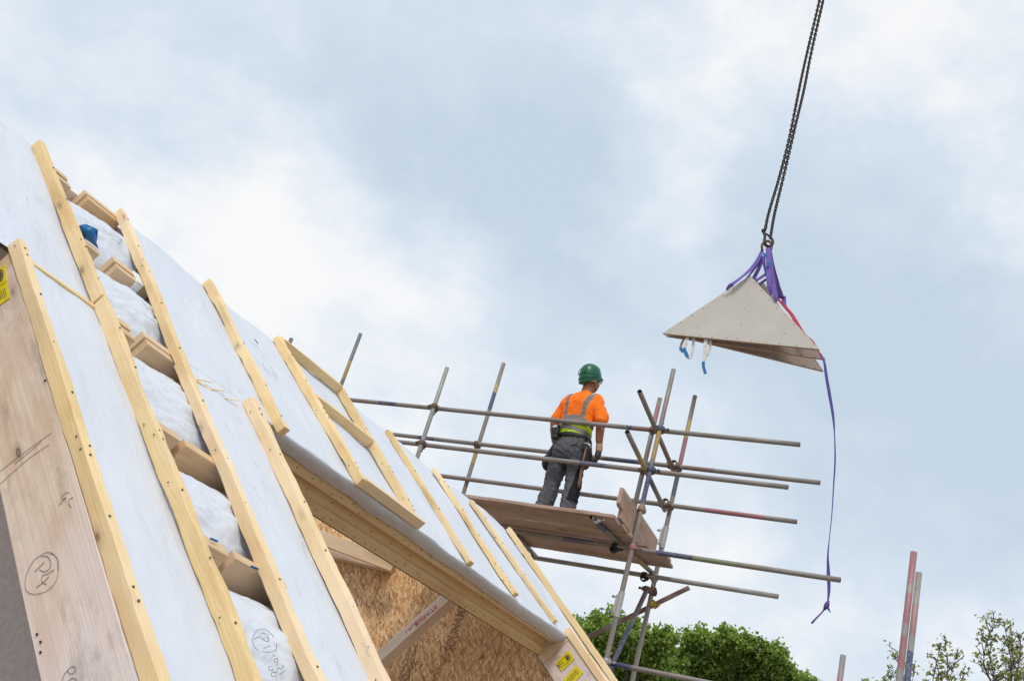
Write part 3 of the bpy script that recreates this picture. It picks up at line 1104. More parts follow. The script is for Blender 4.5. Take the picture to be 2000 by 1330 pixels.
def text_frame(p0, p1, up, nrm):
    x = (p1 - p0).normalized()
    y = nrm.cross(x).normalized()
    return frame(p0 + nrm * .002, x, y, nrm)


uw = 5.345
nrm = -Rr
text_obj('stamped_print', 'SOUNAMEI', text_frame(on_u(884, 1273, uw), on_u(909, 1196, uw), None, nrm), .125, M_PRINT, house, bold=.001, sx=.62)
text_obj('stamped_print', 'IIIOUNU', text_frame(on_u(851, 1337, uw), on_u(873, 1283, uw), None, nrm), .06, M_PRINT, house, bold=.0, sx=.9)
text_obj('stamped_print', 'ANSMAOUNIMO', text_frame(on_u(780, 1345, uw), on_u(805, 1262, uw), None, nrm), .06, M_PRINT, house, sx=.9)
text_obj('stamped_print', 'OUNHMIAOSUN', text_frame(on_u(793, 1345, uw), on_u(814, 1268, uw), None, nrm), .05, M_PRINT, house, sx=.9)
for (p, q) in (((755, 1103), (719, 1202)), ((818, 1240), (798, 1330)), ((982, 1238), (955, 1335))):
    MB().sweep([on_u(*p, uw - .0005), on_u(*q, uw - .0005)], .0022, 4).build('board_joint', M_PRINT, house)
# red stamp on the brace
rsz = lambda x, y: (780 + x / 16.6, 1150 + y / 16.6)


def brace_pt(x, y):
    return on_u(x, y, 5.12 - .1 / H - .0006)


text_obj('red_stamp', 'STAECE', text_frame(brace_pt(*rsz(1190, 500)), brace_pt(*rsz(860, 800)), None, nrm), .042, M_REDINK, house, sx=1.5)
text_obj('red_stamp', 'MSUA1', text_frame(brace_pt(*rsz(700, 870)), brace_pt(*rsz(480, 1090)), None, nrm), .034, M_REDINK, house, sx=1.6)


def label_plate(pts, surf, seed):
    mb = MB()
    P = [surf(*p) for p in pts]
    mb.loft([[p - Rr * .0015 for p in P], [p + Rr * .0005 for p in P]])
    mb.build('yellow_label', M_LABEL, house, label="small yellow paper label stapled to the side board")
    c = sum(P, Vector()) / 4
    mb = MB()
    L = lambda a, b: c + (P[0] - c) * 0 + (P[1] - P[0]) * a + (P[3] - P[0]) * b - Rr * .003   # a along the long side, b across
    if seed == 0:
        rr = [L(-.38, -.30), L(.30, -.30), L(.36, -.2), L(.36, .2), L(.30, .30), L(-.38, .30), L(-.38, -.30)]
        mb.sweep(rr, .0016, 4)
        cc = L(.2, 0)
        mb.sweep([L(.2 + .09 * math.cos(a), .2 * math.sin(a)) for a in np.linspace(0, 6.28, 14)], .003, 4)
        mb.sweep([L(.16, -.08), L(.25, .05), L(.2, .1)], .004, 4)
        mb.sweep([L(.17, .05), L(.22, -.1)], .004, 4)
        for k in range(3):
            mb.sweep([L(-.3 + .08 * k, -.2), L(-.3 + .08 * k, .15)], .0012, 4)
        mb.sweep([L(-.44, -.2), L(-.44, .1)], .003, 4)
    else:
        for k in range(8):
            mb.sweep([L(-.38 + .1 * k, -.3 + rng.uniform(0, .1)), L(-.38 + .1 * k, .1 + rng.uniform(0, .25))], .0013, 4)
    mb.build('label_print', M_STAMP, house)


lc = lambda x, y: (1080 + x / 17.73, 1255 + y / 17.73)
label_plate([lc(85, 690), lc(550, 245), lc(745, 550), lc(300, 975)], far_face, 0)
label_plate([lc(365, 1275), lc(790, 780), lc(1050, 1020), lc(640, 1470)], far_face, 1)
ll_ = lambda x, y: (x / 11.08, 500 + y / 11.08)
label_plate([ll_(-220, 420), ll_(110, 195), ll_(150, 545), ll_(-220, 800)], left_face, 0)
label_plate([ll_(-200, 820), ll_(150, 560), ll_(215, 915), ll_(-120, 1140)], left_face, 1)

# ------------------------------------------------------------------ scaffold
Ld = Vector((.878, -.4787, 0)).normalized()
Td = Vector((-Ld.y, Ld.x, 0))
V4 = W(1251, 1000, 10.6) - CAM
SO = CAM + Vector((V4.x, V4.y, 0))      # scaffold origin at camera height
K = 1.0495


def S(l, t_, z):
    return SO + Ld * l + Td * t_ + Vector((0, 0, z))


def s_coord(x, y, k=0.0):
    """point on the scaffold plane T=k seen at a traced point -> (L, z)"""
    r = ray(x, y)
    p = r * ((V4.dot(Td) + k) / r.dot(Td))
    return (p - V4).dot(Ld), p.z


scaffold = empty('scaffold', S(-1.2, .4, -5.2), "grey steel tube scaffold with guard rails and boarded platform beside the gable", "scaffold")
GR = .02415


def tube(name, a, b, mat=None, parent=None, r=GR, label=None, **kw):
    parent = scaffold if parent is None else parent
    L = (b - a).length
    n = 20
    seg = max(2, int(L / .5))
    v, f = [], []
    rings = [(L * i / seg, r) for i in range(seg + 1)] + [(L, r - .004), (L - .12, r - .0045), ]
    rings = [(.12, r - .0045), (0, r - .004)] + rings
    for x, rr in rings:
        for k in range(n):
            a_ = 2 * math.pi * k / n
            v.append((x, rr * math.cos(a_), rr * math.sin(a_)))
    m_ = len(rings)
    for i in range(m_ - 1):
        for k in range(n):
            k2 = (k + 1) % n
            f.append((i * n + k, (i + 1) * n + k, (i + 1) * n + k2, i * n + k2))
    f.append(tuple(range(n)))
    f.append(tuple(reversed([(m_ - 1) * n + k for k in range(n)])))
    me_name = name
    o = mk(me_name, v, f, mat or M_TUBE, parent if parent != 0 else None, axis_frame(a, b), smooth=True, label=label, **kw)
    o.data.materials.append(M_DARK)
    o.data.polygons[len(f) - 1].material_index = 1
    o.data.polygons[len(f) - 2].material_index = 1
    for i in list(range(0, n)) + list(range((m_ - 2) * n, (m_ - 1) * n)):
        o.data.polygons[i].material_index = 1
    try:
        me = o.data
        for e in me.edges:
            pass
    except Exception:
        pass
    return o


def bolt(mb, p, d, L=.055, side=None):
    d = d.normalized()
    L *= 1.25
    mb.sweep([p - d * .012, p + d * L], .0068, 6)
    mb.sweep([p + d * (L * .55), p + d * (L * .55 + .016)], .0145, 6)
    mb.sweep([p - d * .016, p - d * .004], .011, 6)


def coupler(pa, da, pb, db, mat=None, flip=1, parent=None):
    """right-angle coupler: collar round tube a (axis da through pa) and round tube b"""
    da, db = da.normalized(), db.normalized()
    mb = MB()
    for p, d in ((pa, da), (pb, db)):
        n = 20
        rings = []
        for (x, rr) in ((-.025, .0245), (-.025, .033), (-.010, .036), (.010, .036), (.025, .033), (.025, .0245)):
            e1 = d.orthogonal().normalized()
            e2 = d.cross(e1)
            rings.append([p + d * x + (e1 * math.cos(2 * math.pi * k / n) + e2 * math.sin(2 * math.pi * k / n)) * rr for k in range(n)])
        b0 = len(mb.v)
        for r_ in rings:
            mb.v += r_
        for i in range(len(rings) - 1):
            for k in range(n):
                k2 = (k + 1) % n
                mb.f.append((b0 + i * n + k, b0 + i * n + k2, b0 + (i + 1) * n + k2, b0 + (i + 1) * n + k))
    c = (pa + pb) / 2
    w = (pb - pa)
    w = w.normalized() if w.length > 1e-4 else da.cross(db).normalized()
    h = max(.018, (pb - pa).length / 2)
    M_ = frame(c, da, w.cross(da).normalized(), w)
    mb.box(-.024, .024, -.024, .024, -h * .8, h * .8, M_)
    # hinged flaps with bolts
    q1 = db if abs(db.dot(da)) < .5 else da.cross(w)
    for p, d, o_ in ((pa, da, db), (pb, db, da)):
        side = (o_ - d * o_.dot(d)).normalized() * flip
        Mf = frame(p + side * .036, d, side, d.cross(side))
        mb.box(-.017, .017, -.012, .014, -.017, .017, Mf)
        bolt(mb, p + side * .040 + w * .0, (side * .35 + (w if p is pa else -w) * .3 + d * .1 + side * .5), .045)
    o = mb.build('coupler', mat or M_CLAMP, scaffold if parent is None else parent, bevel=.0015)
    return o


Z1, Z2, Z5, Z7 = 4.447, 4.003, 3.193, 2.10
kB = .88
IN_A, IN_B = .049, kB - .049
UPV = Vector((0, 0, 1))
GZ = -5.2
# standards (upright poles)
P_BY = tube_mat('standard_paint', [(6.87, 7.28, BLUE), (7.84, 8.30, YEL), (7.30, 7.78, BLUE)])
lt = lambda l, t_: (l, t_)
def standard(l, t_, ztop, mat=None, label=None, z0=GZ, joint=None):
    o = tube('standard', S(l, t_, z0), S(l, t_, ztop), mat, label=label)
    return o


V4top = s_coord(1323, 722, 0)[1]
# paint bands: heights above ground = z + 5.2
z_at = lambda x, y, k=0.0: s_coord(x, y, k)[1] + 5.2
m4 = tube_mat('standard_near_paint', [(z_at(1255, 985), z_at(1273, 905), BLUE), (z_at(1276, 898), z_at(1293, 838), YEL)])
standard(0, 0, V4top, m4, label="near corner standard with yellow and blue paint")
m6 = tube_mat('standard_far_paint', [(z_at(1316, 970, kB), z_at(1326, 925, kB), BLUE), (z_at(1326, 930, kB), z_at(1341, 855, kB), PINK), (z_at(1341, 855, kB), z_at(1347, 820, kB), YEL)])
standard(0, kB, s_coord(1357.5, 773, kB)[1], m6, label="far corner standard with pink, yellow and blue paint")
l5, z5b = s_coord(1266, 880, .06)
m5 = tube_mat('puncheon_paint', [(s_coord(1280, 825, .06)[1] - 3.31, s_coord(1286, 795, .06)[1] - 3.31, PINK)])
tube('standard', S(l5 - .005, .06, 3.31), S(l5 - .005, .06, s_coord(1290, 778, .06)[1]), m5, label="short upright beside the near corner standard")
l2 = s_coord(846, 800, 0)[0]
standard(l2, 0, s_coord(871.5, 718, 0)[1], tube_mat('standard_plain', rust=.15, tint=(.36, .36, .34)))
l3 = s_coord(945, 835, kB)[0]
m3 = tube_mat('standard_blue_yellow', [(z_at(921, 905, kB), z_at(933, 862, kB), YEL), (z_at(954, 800, kB), z_at(965, 768, kB), BLUE), (z_at(965, 768, kB), z_at(969, 752, kB), YEL)])
standard(l3, kB, s_coord(985, 710, kB)[1], m3)
l1 = s_coord(686, 700, kB)[0]
m1 = tube_mat('standard_yellow', [(z_at(672, 742, kB), z_at(684, 705, kB), YEL)], tint=(.2, .2, .2))
standard(l1, kB, s_coord(704, 652, kB)[1], m1)
l0 = s_coord(565, 672, 0)[0]
standard(l0, 0, s_coord(567, 661, 0)[1], tube_mat('standard_dark', tint=(.2, .2, .2)))
# sleeve joints on two standards
def sleeve(l, t_, z, flip=1):
    mb = MB()
    mb.sweep([S(l, t_, z - .12), S(l, t_, z + .12)], .0305, 18)
    for dz in (-.07, .07):
        bolt(mb, S(l - .028, t_, z + dz), -Ld * flip, .05)
    mb.box(-.045, -.02, -.012, .012, -.09, .09, Matrix.Translation(S(l, t_, z)))
    mb.build('sleeve_coupler', M_CLAMPG, scaffold, bevel=.002)


sleeve(0, 0, s_coord(1205, 1180, 0)[1])
sleeve(0, kB, s_coord(1301, 1050, kB)[1])
# ledgers
LL = -6.2


def ledger(t_, z, l1_, mat=None, l0_=LL, label=None):
    return tube('ledger', S(l0_, t_, z), S(l1_, t_, z), mat, label=label)


def lx(x, y, k):
    return s_coord(x, y, k)[0] - LL


mL1 = tube_mat('rail_paint', [(lx(1226, 830, .05), lx(1235, 832, .05), BLUE), (lx(1236, 832, .05), lx(1276, 838, .05), RED), (lx(740, 790, .05), lx(775, 792, .05), BLUE)])
ledger(IN_A, Z1, s_coord(1563, 865, IN_A)[0], mL1, label="near top guard rail")
mL2 = tube_mat('mid_rail_paint', [(lx(1133, 902, .05), lx(1185, 908, .05), BLUE)])
ledger(IN_A, Z2, s_coord(1540, 947, IN_A)[0], mL2, label="near middle guard rail")
mL3 = tube_mat('far_rail_paint', [(lx(1180, 893, .83), lx(1248, 902, .83), BLUE), (lx(820, 850, .83), lx(850, 855, .83), BLUE), (lx(1335, 915, .83), lx(1395, 925, .83), RED)])
ledger(IN_B, s_coord(1322, 911, IN_B)[1], s_coord(1602, 941, IN_B)[0], mL3, label="far top guard rail")
mL4 = tube_mat('far_mid_rail_paint', [(lx(1375, 992, .83), lx(1495, 1009, .83), PINK)])
ledger(IN_B, s_coord(1310, 987, IN_B)[1], s_coord(1557, 1015, IN_B)[0], mL4, label="far middle guard rail")
mL5 = tube_mat('deck_ledger_paint', [(lx(1284, 1080, .05), lx(1355, 1090, .05), BLUE), (lx(1355, 1090, .05), lx(1440, 1105, .05), (.22, .27, .13)), (lx(1100, 1050, .05), lx(1160, 1059, .05), BLUE)])
ledger(IN_A, Z5, s_coord(1642, 1131, IN_A)[0], mL5, label="near ledger under the platform, blue band past the corner")
ledger(IN_B, s_coord(1290, 1128, IN_B)[1], s_coord(1520, 1164, IN_B)[0], tube_mat('plain_ledger', rust=.2, tint=(.38, .37, .36)), label="far ledger under the platform")
mL7 = tube_mat('low_ledger_paint', [(s_coord(1187, 1293, .05)[0] + .12, s_coord(1233, 1302, .05)[0] + .12, BLUE)])
ledger(IN_A, Z7, 2.3, mL7, l0_=-.12, label="low ledger with a blue end")
# transoms
def zpt(x, y, z):
    r = ray(x, y)
    p = r * (z / r.z)
    return (p - V4).dot(Ld), (p - V4).dot(Td)


for (xa, ya, xb, yb, z_, m_) in ((1252, 767, 1326, 912, Z1, tube_mat('transom_a', [(1.05, 1.6, RED)])), (1228, 846, 1303, 978, Z2, tube_mat('transom_b', [(.45, .72, YEL), (.95, 1.25, BLUE)]))):
    zz = z_ + .0
    a = zpt(xa, ya, zz); b = zpt(xb, yb, zz)
    off = -.050
    tube('transom', S(a[0] + off * .35, a[1], zz + .012), S(b[0] + off, kB + .06, zz - .05), m_)
a = zpt(1154, 1010, 3.243); b = zpt(1276, 1115, 3.243)
tube('transom', S(a[0], a[1], 3.243), S(b[0] - .02, b[1] + .1, 3.243), tube_mat('deck_transom', [(.92, 1.25, YEL), (.1, .3, BLUE)]), label="skewed transom under the boards with open end")
for l_ in (-1.35, -2.5, -3.7, -4.9):
    tube('transom', S(l_, .35 if l_ > -2 else -.2, 3.243), S(l_, kB + .1, 3.243))
# braces
def Pk(x, y, k):
    l_, z_ = s_coord(x, y, k)
    return S(l_, k, z_)


tube('brace', Pk(1085, 1275, .93), Pk(1346, 1147, .93), tube_mat('brace_red', [(0, .55, (.19, .12, .11)), (.75, 1.5, (.25, .09, .08))], rust=.5), label="reddish diagonal brace behind the corner")
tube('brace', Pk(1150, 1395, .45), Pk(1265, 1148, .80), tube_mat('brace_blue', [(.2, 1.02, (.04, .06, .16)), (1.05, 1.6, (.17, .10, .10))], rust=.4), label="steep raking brace, blue lower half")
tube('ledger', S(-.9, kB + .05, 1.82), S(2.0, kB + .05, 1.82))
# couplers
GALV_BLUE = plain('coupler_blue', (.09, .10, .15), .5, .4)
COUP_PINK = plain('coupler_pink', (.36, .17, .17), .6, .3)
COUP_YEL = plain('coupler_yellow', (.42, .30, .06), .6, .3)


def cp(l, t_, z, ta, mat=None, flip=1, zz=None):
    coupler(S(l, t_, z), UPV, S(l, ta, zz if zz is not None else z), Ld, mat, flip)


cp(0, 0, Z1, IN_A, GALV_BLUE)
cp(0, 0, Z2, IN_A, GALV_BLUE)
cp(0, 0, Z5, IN_A, COUP_PINK)
cp(0, 0, Z7, IN_A, M_CLAMPG)
zB1 = s_coord(1322, 911, IN_B)[1]; zB2 = s_coord(1310, 987, IN_B)[1]; zB5 = s_coord(1290, 1128, IN_B)[1]
cp(0, kB, zB1, IN_B, None, -1); cp(0, kB, zB2, IN_B, None, -1); cp(0, kB, zB5, IN_B, M_CLAMPG, -1)
cp(l2, 0, Z1, IN_A, None, -1); cp(l2, 0, Z2, IN_A, None, -1)
cp(l3, kB, zB1, IN_B, None, -1)
cp(l5, .06, Z1, IN_A, None, -1); cp(l5, .06, Z2, IN_A, None, -1)
coupler(S(-.035, .02, Z1 + .0), Td, S(-.06, IN_A, Z1), Ld, None, -1)
coupler(S(-.045, .02, Z2 + .0), Td, S(-.07, IN_A, Z2), Ld, None, -1)
coupler(S(-.055, IN_B + .02, zB1 + .04), Td, S(-.08, IN_B, zB1), Ld, None, -1)
coupler(S(-.055, IN_B + .02, zB2 + .04), Td, S(-.08, IN_B, zB2), Ld, None, -1)
coupler(S(-.19, IN_A, Z5), Ld, S(-.19, IN_A - .02, Z5 - .04), Td, plain('coupler_black', (.03, .025, .02), .7, .2), 1)
coupler(S(-.10, IN_B, zB5), Ld, S(-.10, IN_B, zB5 - .03), Td, plain('coupler_black_far', (.04, .03, .025), .7, .2), 1)
pc = Pk(1263, 1150, .80)
coupler(pc, UPV, Pk(1277, 1157, kB), UPV.cross(Td), None, 1)
pc = Pk(1271, 1179, kB)
coupler(pc, UPV, Pk(1279, 1181, .93), (Pk(1346, 1147, .93) - Pk(1148, 1246, .93)), COUP_YEL, 1)
z_c = s_coord(1254, 993, 0)[1]
coupler(S(0, 0, z_c), UPV, S(.0, .045, z_c), Td, plain('coupler_rust', (.33, .22, .15), .6, .4), 1)
# galvanised clip at the open transom end
ta_ = zpt(1160, 1013, 3.243)
coupler(S(ta_[0] + .01, ta_[1] + .03, 3.25), Td, S(ta_[0] + .015, ta_[1] + .03, 3.29), Ld, plain('board_clip', (.60, .60, .58), .35, .8), 1)
# deck boards
ends = [-.047, -.03, -.013, .10, .235, .20]
for k in range(6):
    t0 = -.54 + k * .2185
    dz = rng.uniform(-.007, .007) + (.0 if k < 5 else .004)
    plank('deck_board', S(LL + .2 * (k % 2), t0, 3.268 + dz), S(ends[k], t0, 3.268 + dz), Td, .199, .036, M_DECK, scaffold, 200 + k, jit=.004, bevel=.006, label=None if k else "nearest deck board of the platform")
# end toe board with a notch, across the platform end
x0, x1, zt, zb = -.065, -.027, 3.575, 3.31
prof = [(-.53, zt - .004), (-.53, zb + .105), (-.50, zb + .085), (-.42, zb + .085), (-.42, zb), (.0, zb), (.80, zb), (.80, zt), (.3, zt)]
mb = MB()
Mt = frame(S(0, 0, 0), Td, -Ld, UPV)
mb.loft([[(p[0], -x0, p[1]) for p in prof], [(p[0], -x1, p[1]) for p in prof]])
mb.build('toe_board', M_DECK, scaffold, M=Mt, bevel=.004, label="notched toe board standing on edge at the platform end")

# other standards to the right
for (x, y, dp, mt, lab) in ((1785, 1078, 8.0, tube_mat('pole_pink', [(7.62, 7.85, PINK), (7.3, 7.53, PINK), (7.92, 8.16, PINK)], tint=(.36, .345, .33)), "taller of the paired scaffold poles at right, blotched with pink paint"),
                            (1795, 1118, 8.6, tube_mat('pole_blue', [(7.0, 7.62, BLUE), (7.75, 8.0, (.4, .16, .17))], tint=(.36, .345, .33)), "shorter pole just behind the pink-blotched scaffold pole"),
                            (1647, 1279, 9.1, tube_mat('pole_plain', [(7.2, 7.5, (.4, .2, .22))], tint=(.33, .31, .30)), "lone grey scaffold pole tip right of the green trees")):
    p = W(x, y, dp)
    q = Vector((p.x, p.y, 0))
    root = empty('scaffold_pole', q, lab, 'scaffold pole', 'single scaffold poles at right')
    tube('pole', q, p, mt, parent=root, r=GR)
    mb = MB().box(-.075, .075, -.075, .075, .002, .008, Matrix.Translation(q))
    mb.build('base_plate', M_CLAMP, root)

# ------------------------------------------------------------------ worker
def remeshed(name, prims, mat, parent, M, voxel=.008, smooth_it=4, disp=None, cut=None, label=None):
    """one continuous skin grown over overlapping rounded volumes"""
    mb = MB()
    for p in prims:
        p(mb)
    me0 = bpy.data.meshes.new('tmp')
    me0.from_pydata([tuple(v) for v in mb.v], [], mb.f)
    o0 = bpy.data.objects.new('tmp', me0)
    COL.objects.link(o0)
    bm = bmesh.new(); bm.from_mesh(me0)
    bmesh.ops.recalc_face_normals(bm, faces=bm.faces)
    bm.to_mesh(me0); bm.free()
    r = o0.modifiers.new('r', 'REMESH'); r.mode = 'VOXEL'; r.voxel_size = voxel
    s_ = o0.modifiers.new('s', 'SMOOTH'); s_.iterations = smooth_it; s_.factor = .6
    dg = bpy.context.evaluated_depsgraph_get()
    me = bpy.data.meshes.new_from_object(o0.evaluated_get(dg))
    bpy.data.objects.remove(o0)
    me.name = name
    if cut:
        bm = bmesh.new(); bm.from_mesh(me)
        for co, no in cut:
            bmesh.ops.bisect_plane(bm, geom=bm.verts[:] + bm.edges[:] + bm.faces[:], plane_co=co, plane_no=no, clear_outer=True)
        bm.to_mesh(me); bm.free()
    if disp:
        ns = [v_.normal.copy() for v_ in me.vertices]
        for v_, n_ in zip(me.vertices, ns):
            v_.co += n_ * disp(v_.co)
    me.polygons.foreach_set('use_smooth', [True] * len(me.polygons))
    me.materials.clear(); me.materials.append(mat)
    o = bpy.data.objects.new(name, me)
    COL.objects.link(o)
    place(o, parent, M)
    tag(o, label)
    return o


def cap(a, b, ra, rb, n=14):
    def f(mb):
        A, B = Vector(a), Vector(b)
        d = (B - A)
        pts, rad = [], []
        dn = d.normalized()
        for i in range(5):
            th = math.pi / 2 * (i / 4)
            pts.append(A - dn * ra * math.cos(th) * .999); rad.append(max(ra * math.sin(th), ra * .05))
        for i in range(5):
            th = math.pi / 2 * (i / 4)
            pts.append(B + dn * rb * math.sin(th) * .999); rad.append(max(rb * math.cos(th), rb * .05))
        mb.sweep(pts, rad, n)
    return f


def ell(c, r, M=None):
    return lambda mb: mb.ball(c, r, 16, 12, M)


def rings_(lst, n=20, pw=2.4):
    """lst: (x,y,z, rx, ry) horizontal superellipse sections"""
    def f(mb):
        R_ = []
        for x, y, z, rx, ry in lst:
            R_.append([Vector((x + rx * math.copysign(abs(math.cos(a)) ** (2 / pw), math.cos(a)), y + ry * math.copysign(abs(math.sin(a)) ** (2 / pw), math.sin(a)), z)) for a in [2 * math.pi * k / n for k in range(n)]])
        mb.loft(R_)
    return f


def garment(name, build, rough=.85):
    m, t, bs = base_mat(name)
    tc = N_(t, 'ShaderNodeTexCoord')
    sx = N_(t, 'ShaderNodeSeparateXYZ')
    t.links.new(tc.outputs['Object'], sx.inputs[0])
    col = build(t, tc.outputs['Object'], sx.outputs[0], sx.outputs[1], sx.outputs[2])
    t.links.new(col, bs.inputs['Base Color'])
    bs.inputs['Roughness'].default_value = rough
    bs.inputs['Specular IOR Level'].default_value = .2
    n = noise_(t, tc.outputs['Object'], 420, 2)
    bump(t, bs, n.outputs[0], .12, .001)
    return m


def between(t, v, a, b):
    return math_(t, 'MULTIPLY', math_(t, 'GREATER_THAN', v, a), math_(t, 'LESS_THAN', v, b))


def shirt_col(t, v, x, y, z):
    n = noise_(t, v, 9, 4)
    base = mixc(t, n.outputs[0], (1.0, .17, .012), (1.0, .23, .022))
    sag = math_(t, 'MULTIPLY', math_(t, 'MULTIPLY', x, x), 1.6)
    ax = math_(t, 'ABSOLUTE', x)
    arm = math_(t, 'LESS_THAN', ax, .212)
    zz = math_(t, 'ADD', z, sag)
    lime = math_(t, 'MULTIPLY', math_(t, 'LESS_THAN', zz, 1.160), arm)
    col = mixc(t, lime, base, (.50, .72, .025))
    grey = (.235, .205, .195)
    col = mixc(t, math_(t, 'MULTIPLY', between(t, zz, 1.160, 1.222), arm), col, grey)
    zt = math_(t, 'ADD', z, math_(t, 'MULTIPLY', x, .20))
    col = mixc(t, math_(t, 'MULTIPLY', between(t, zt, 1.045, 1.095), arm), col, grey)
    xs = math_(t, 'ABSOLUTE', math_(t, 'ADD', ax, math_(t, 'MULTIPLY', math_(t, 'SUBTRACT', z, 1.4), -.12)))
    st = math_(t, 'MULTIPLY', between(t, xs, .098, .146), math_(t, 'GREATER_THAN', zz, 1.21))
    col = mixc(t, st, col, grey)
    return col


def trouser_col(t, v, x, y, z):
    n = noise_(t, v, 14, 5, .6)
    base = mixc(t, n.outputs[0], (.060, .062, .072), (.135, .135, .150))
    side = math_(t, 'MULTIPLY', math_(t, 'GREATER_THAN', math_(t, 'ADD', x, math_(t, 'MULTIPLY', z, -.06)), .135), between(t, z, .30, .84))
    col = mixc(t, side, base, (.018, .018, .024))
    # stitched seams
    for x0 in (-.095, .105):
        s_ = between(t, math_(t, 'ADD', x, math_(t, 'MULTIPLY', z, .03)), x0, x0 + .0035)
        col = mixc(t, math_(t, 'MULTIPLY', s_, .6), col, (.02, .02, .02))
    return col


def skin_col(t, v, x, y, z):
    n = noise_(t, v, 22, 5)
    return mixc(t, n.outputs[0], (.30, .115, .065), (.40, .175, .11))


M_SHIRT = garment('hi_vis_shirt_cloth', shirt_col)
M_TROUS = garment('trouser_cloth', trouser_col)
M_SKIN = garment('skin', skin_col, .55)
M_BLACK = plain('black_nylon', (.012, .012, .015), .6)
M_GLOVE = plain('glove_dark', (.035, .032, .03), .6)
M_TAN = plain('glove_tan', (.55, .33, .20), .8)

kp = .20
lp, _ = s_coord(1117, 870, kp)
_, ztop = s_coord(1147, 707, kp)
zfoot = 3.306
PS = (ztop - zfoot) / 1.905
fwd = (Td * math.cos(math.radians(10)) + Ld * math.sin(math.radians(10)))
rgt = fwd.cross(UPV)
PO = S(lp, kp, zfoot)
PM = frame(PO, rgt * PS, fwd * PS, UPV * PS)
person = empty('person', PO, "worker in green helmet and orange hi-vis shirt standing on the scaffold platform, back turned", "person")

HM = Matrix.Translation((.012, .015, 1.655)) @ Matrix.Rotation(math.radians(-22), 4, 'Z') @ Matrix.Rotation(math.radians(14), 4, 'X')
hp = lambda *p: HM @ Vector(p)
prim = [cap((0, 0, 1.02), (0, .01, 1.36), .09, .095), cap((-.13, 0, 1.43), (.13, 0, 1.43), .055, .055), cap((0, .0, 1.44), hp(0, -.02, -.03), .064, .058),
        # arms
        cap((-.175, 0, 1.44), (-.275, -.015, 1.17), .042, .044), cap((-.275, -.015, 1.17), (-.245, .085, .945), .046, .030),
        cap((.175, 0, 1.44), (.285, -.02, 1.17), .042, .046), cap((.285, -.02, 1.17), (.30, .035, .925), .049, .030),
        cap((.288, -.018, 1.12), (.295, .01, 1.0), .046, .038), cap((-.273, 0, 1.12), (-.255, .05, 1.0), .044, .036),
        # legs
        cap((-.09, 0, .93), (-.10, .02, .50), .08, .05), cap((-.10, .02, .50), (-.148, -.02, .10), .05, .035), cap((.09, 0, .93), (.115, .02, .50), .08, .05), cap((.115, .02, .5), (.152, -.02, .10), .05, .035),
        # head
        ell(hp(0, -.005, .065), (.077, .098, .098), HM.to_3x3().to_4x4()), ell(hp(0, .03, -.012), (.058, .070, .070), HM.to_3x3().to_4x4()), cap(hp(0, .06, -.05), hp(0, .035, -.055), .030, .036),
        cap(hp(0, .095, .035), hp(0, .113, .003), .010, .015), ell(hp(.076, -.002, .018), (.012, .020, .034), HM.to_3x3().to_4x4()), ell(hp(-.076, -.002, .018), (.012, .020, .034), HM.to_3x3().to_4x4()),
        ell(hp(.03, .082, .045), (.018, .016, .012), HM.to_3x3().to_4x4()), ell(hp(-.03, .082, .045), (.018, .016, .012), HM.to_3x3().to_4x4()), cap(hp(-.02, .093, -.03), hp(.02, .093, -.03), .008, .008)]
remeshed('body', prim, M_SKIN, person, PM, .0075, 3)
for sx_ in (-1, 1):
    MB().ball(hp(.03 * sx_, .094, .047), .011, 10, 8).build('eye', plain('eye_white', (.7, .68, .65), .3), person, M=PM, smooth=True)


def folds(p):
    a = fbm(p.x * 9, p.y * 9 + 3, p.z * 6) * .014
    b = abs(math.sin(p.z * 42 + p.x * 18 + 4 * fbm(p.x * 5, p.y * 5, p.z * 4))) * .0085
    return a + b - .004


def shirt_folds(p):
    a = fbm(p.x * 8, p.y * 8 + 9, p.z * 7) * .017
    k = max(0, 1.32 - p.z) * 3.2
    b = abs(math.sin(p.z * 46 - p.x * 22 + 4 * fbm(p.x * 4, p.y * 4, p.z * 5))) * .009 * min(1, k)
    # pull folds from the armpits
    c = .004 * math.sin((abs(p.x) * 60 - p.z * 26)) * max(0, 1 - abs(p.z - 1.38) * 8) * (1 if abs(p.x) > .06 else 0)
    return a + b + c


sh = [rings_([(0, .0, .96, .170, .125), (0, -.005, 1.06, .180, .126), (0, -.005, 1.18, .182, .125), (0, -.005, 1.28, .190, .13), (0, -.01, 1.38, .198, .132), (0, -.01, 1.44, .185, .115), (0, -.005, 1.49, .13, .088), (0, .0, 1.525, .078, .070), (0, .003, 1.54, .066, .062)]),
      cap((-.150, 0, 1.448), (-.255, -.01, 1.27), .070, .064), cap((-.255, -.01, 1.27), (-.268, -.012, 1.22), .065, .063),
      cap((.150, 0, 1.448), (.262, -.015, 1.27), .071, .067), cap((.262, -.015, 1.27), (.276, -.017, 1.22), .068, .066)]
sc_ = lambda v: v
remeshed('hi_vis_shirt', sh, M_SHIRT, person, PM, .0085, 3, shirt_folds, cut=[(Vector((0, 0, 1.215)), Vector((0, 0, -1)))] if False else None, label="orange t-shirt with grey stripes, lime lower half")

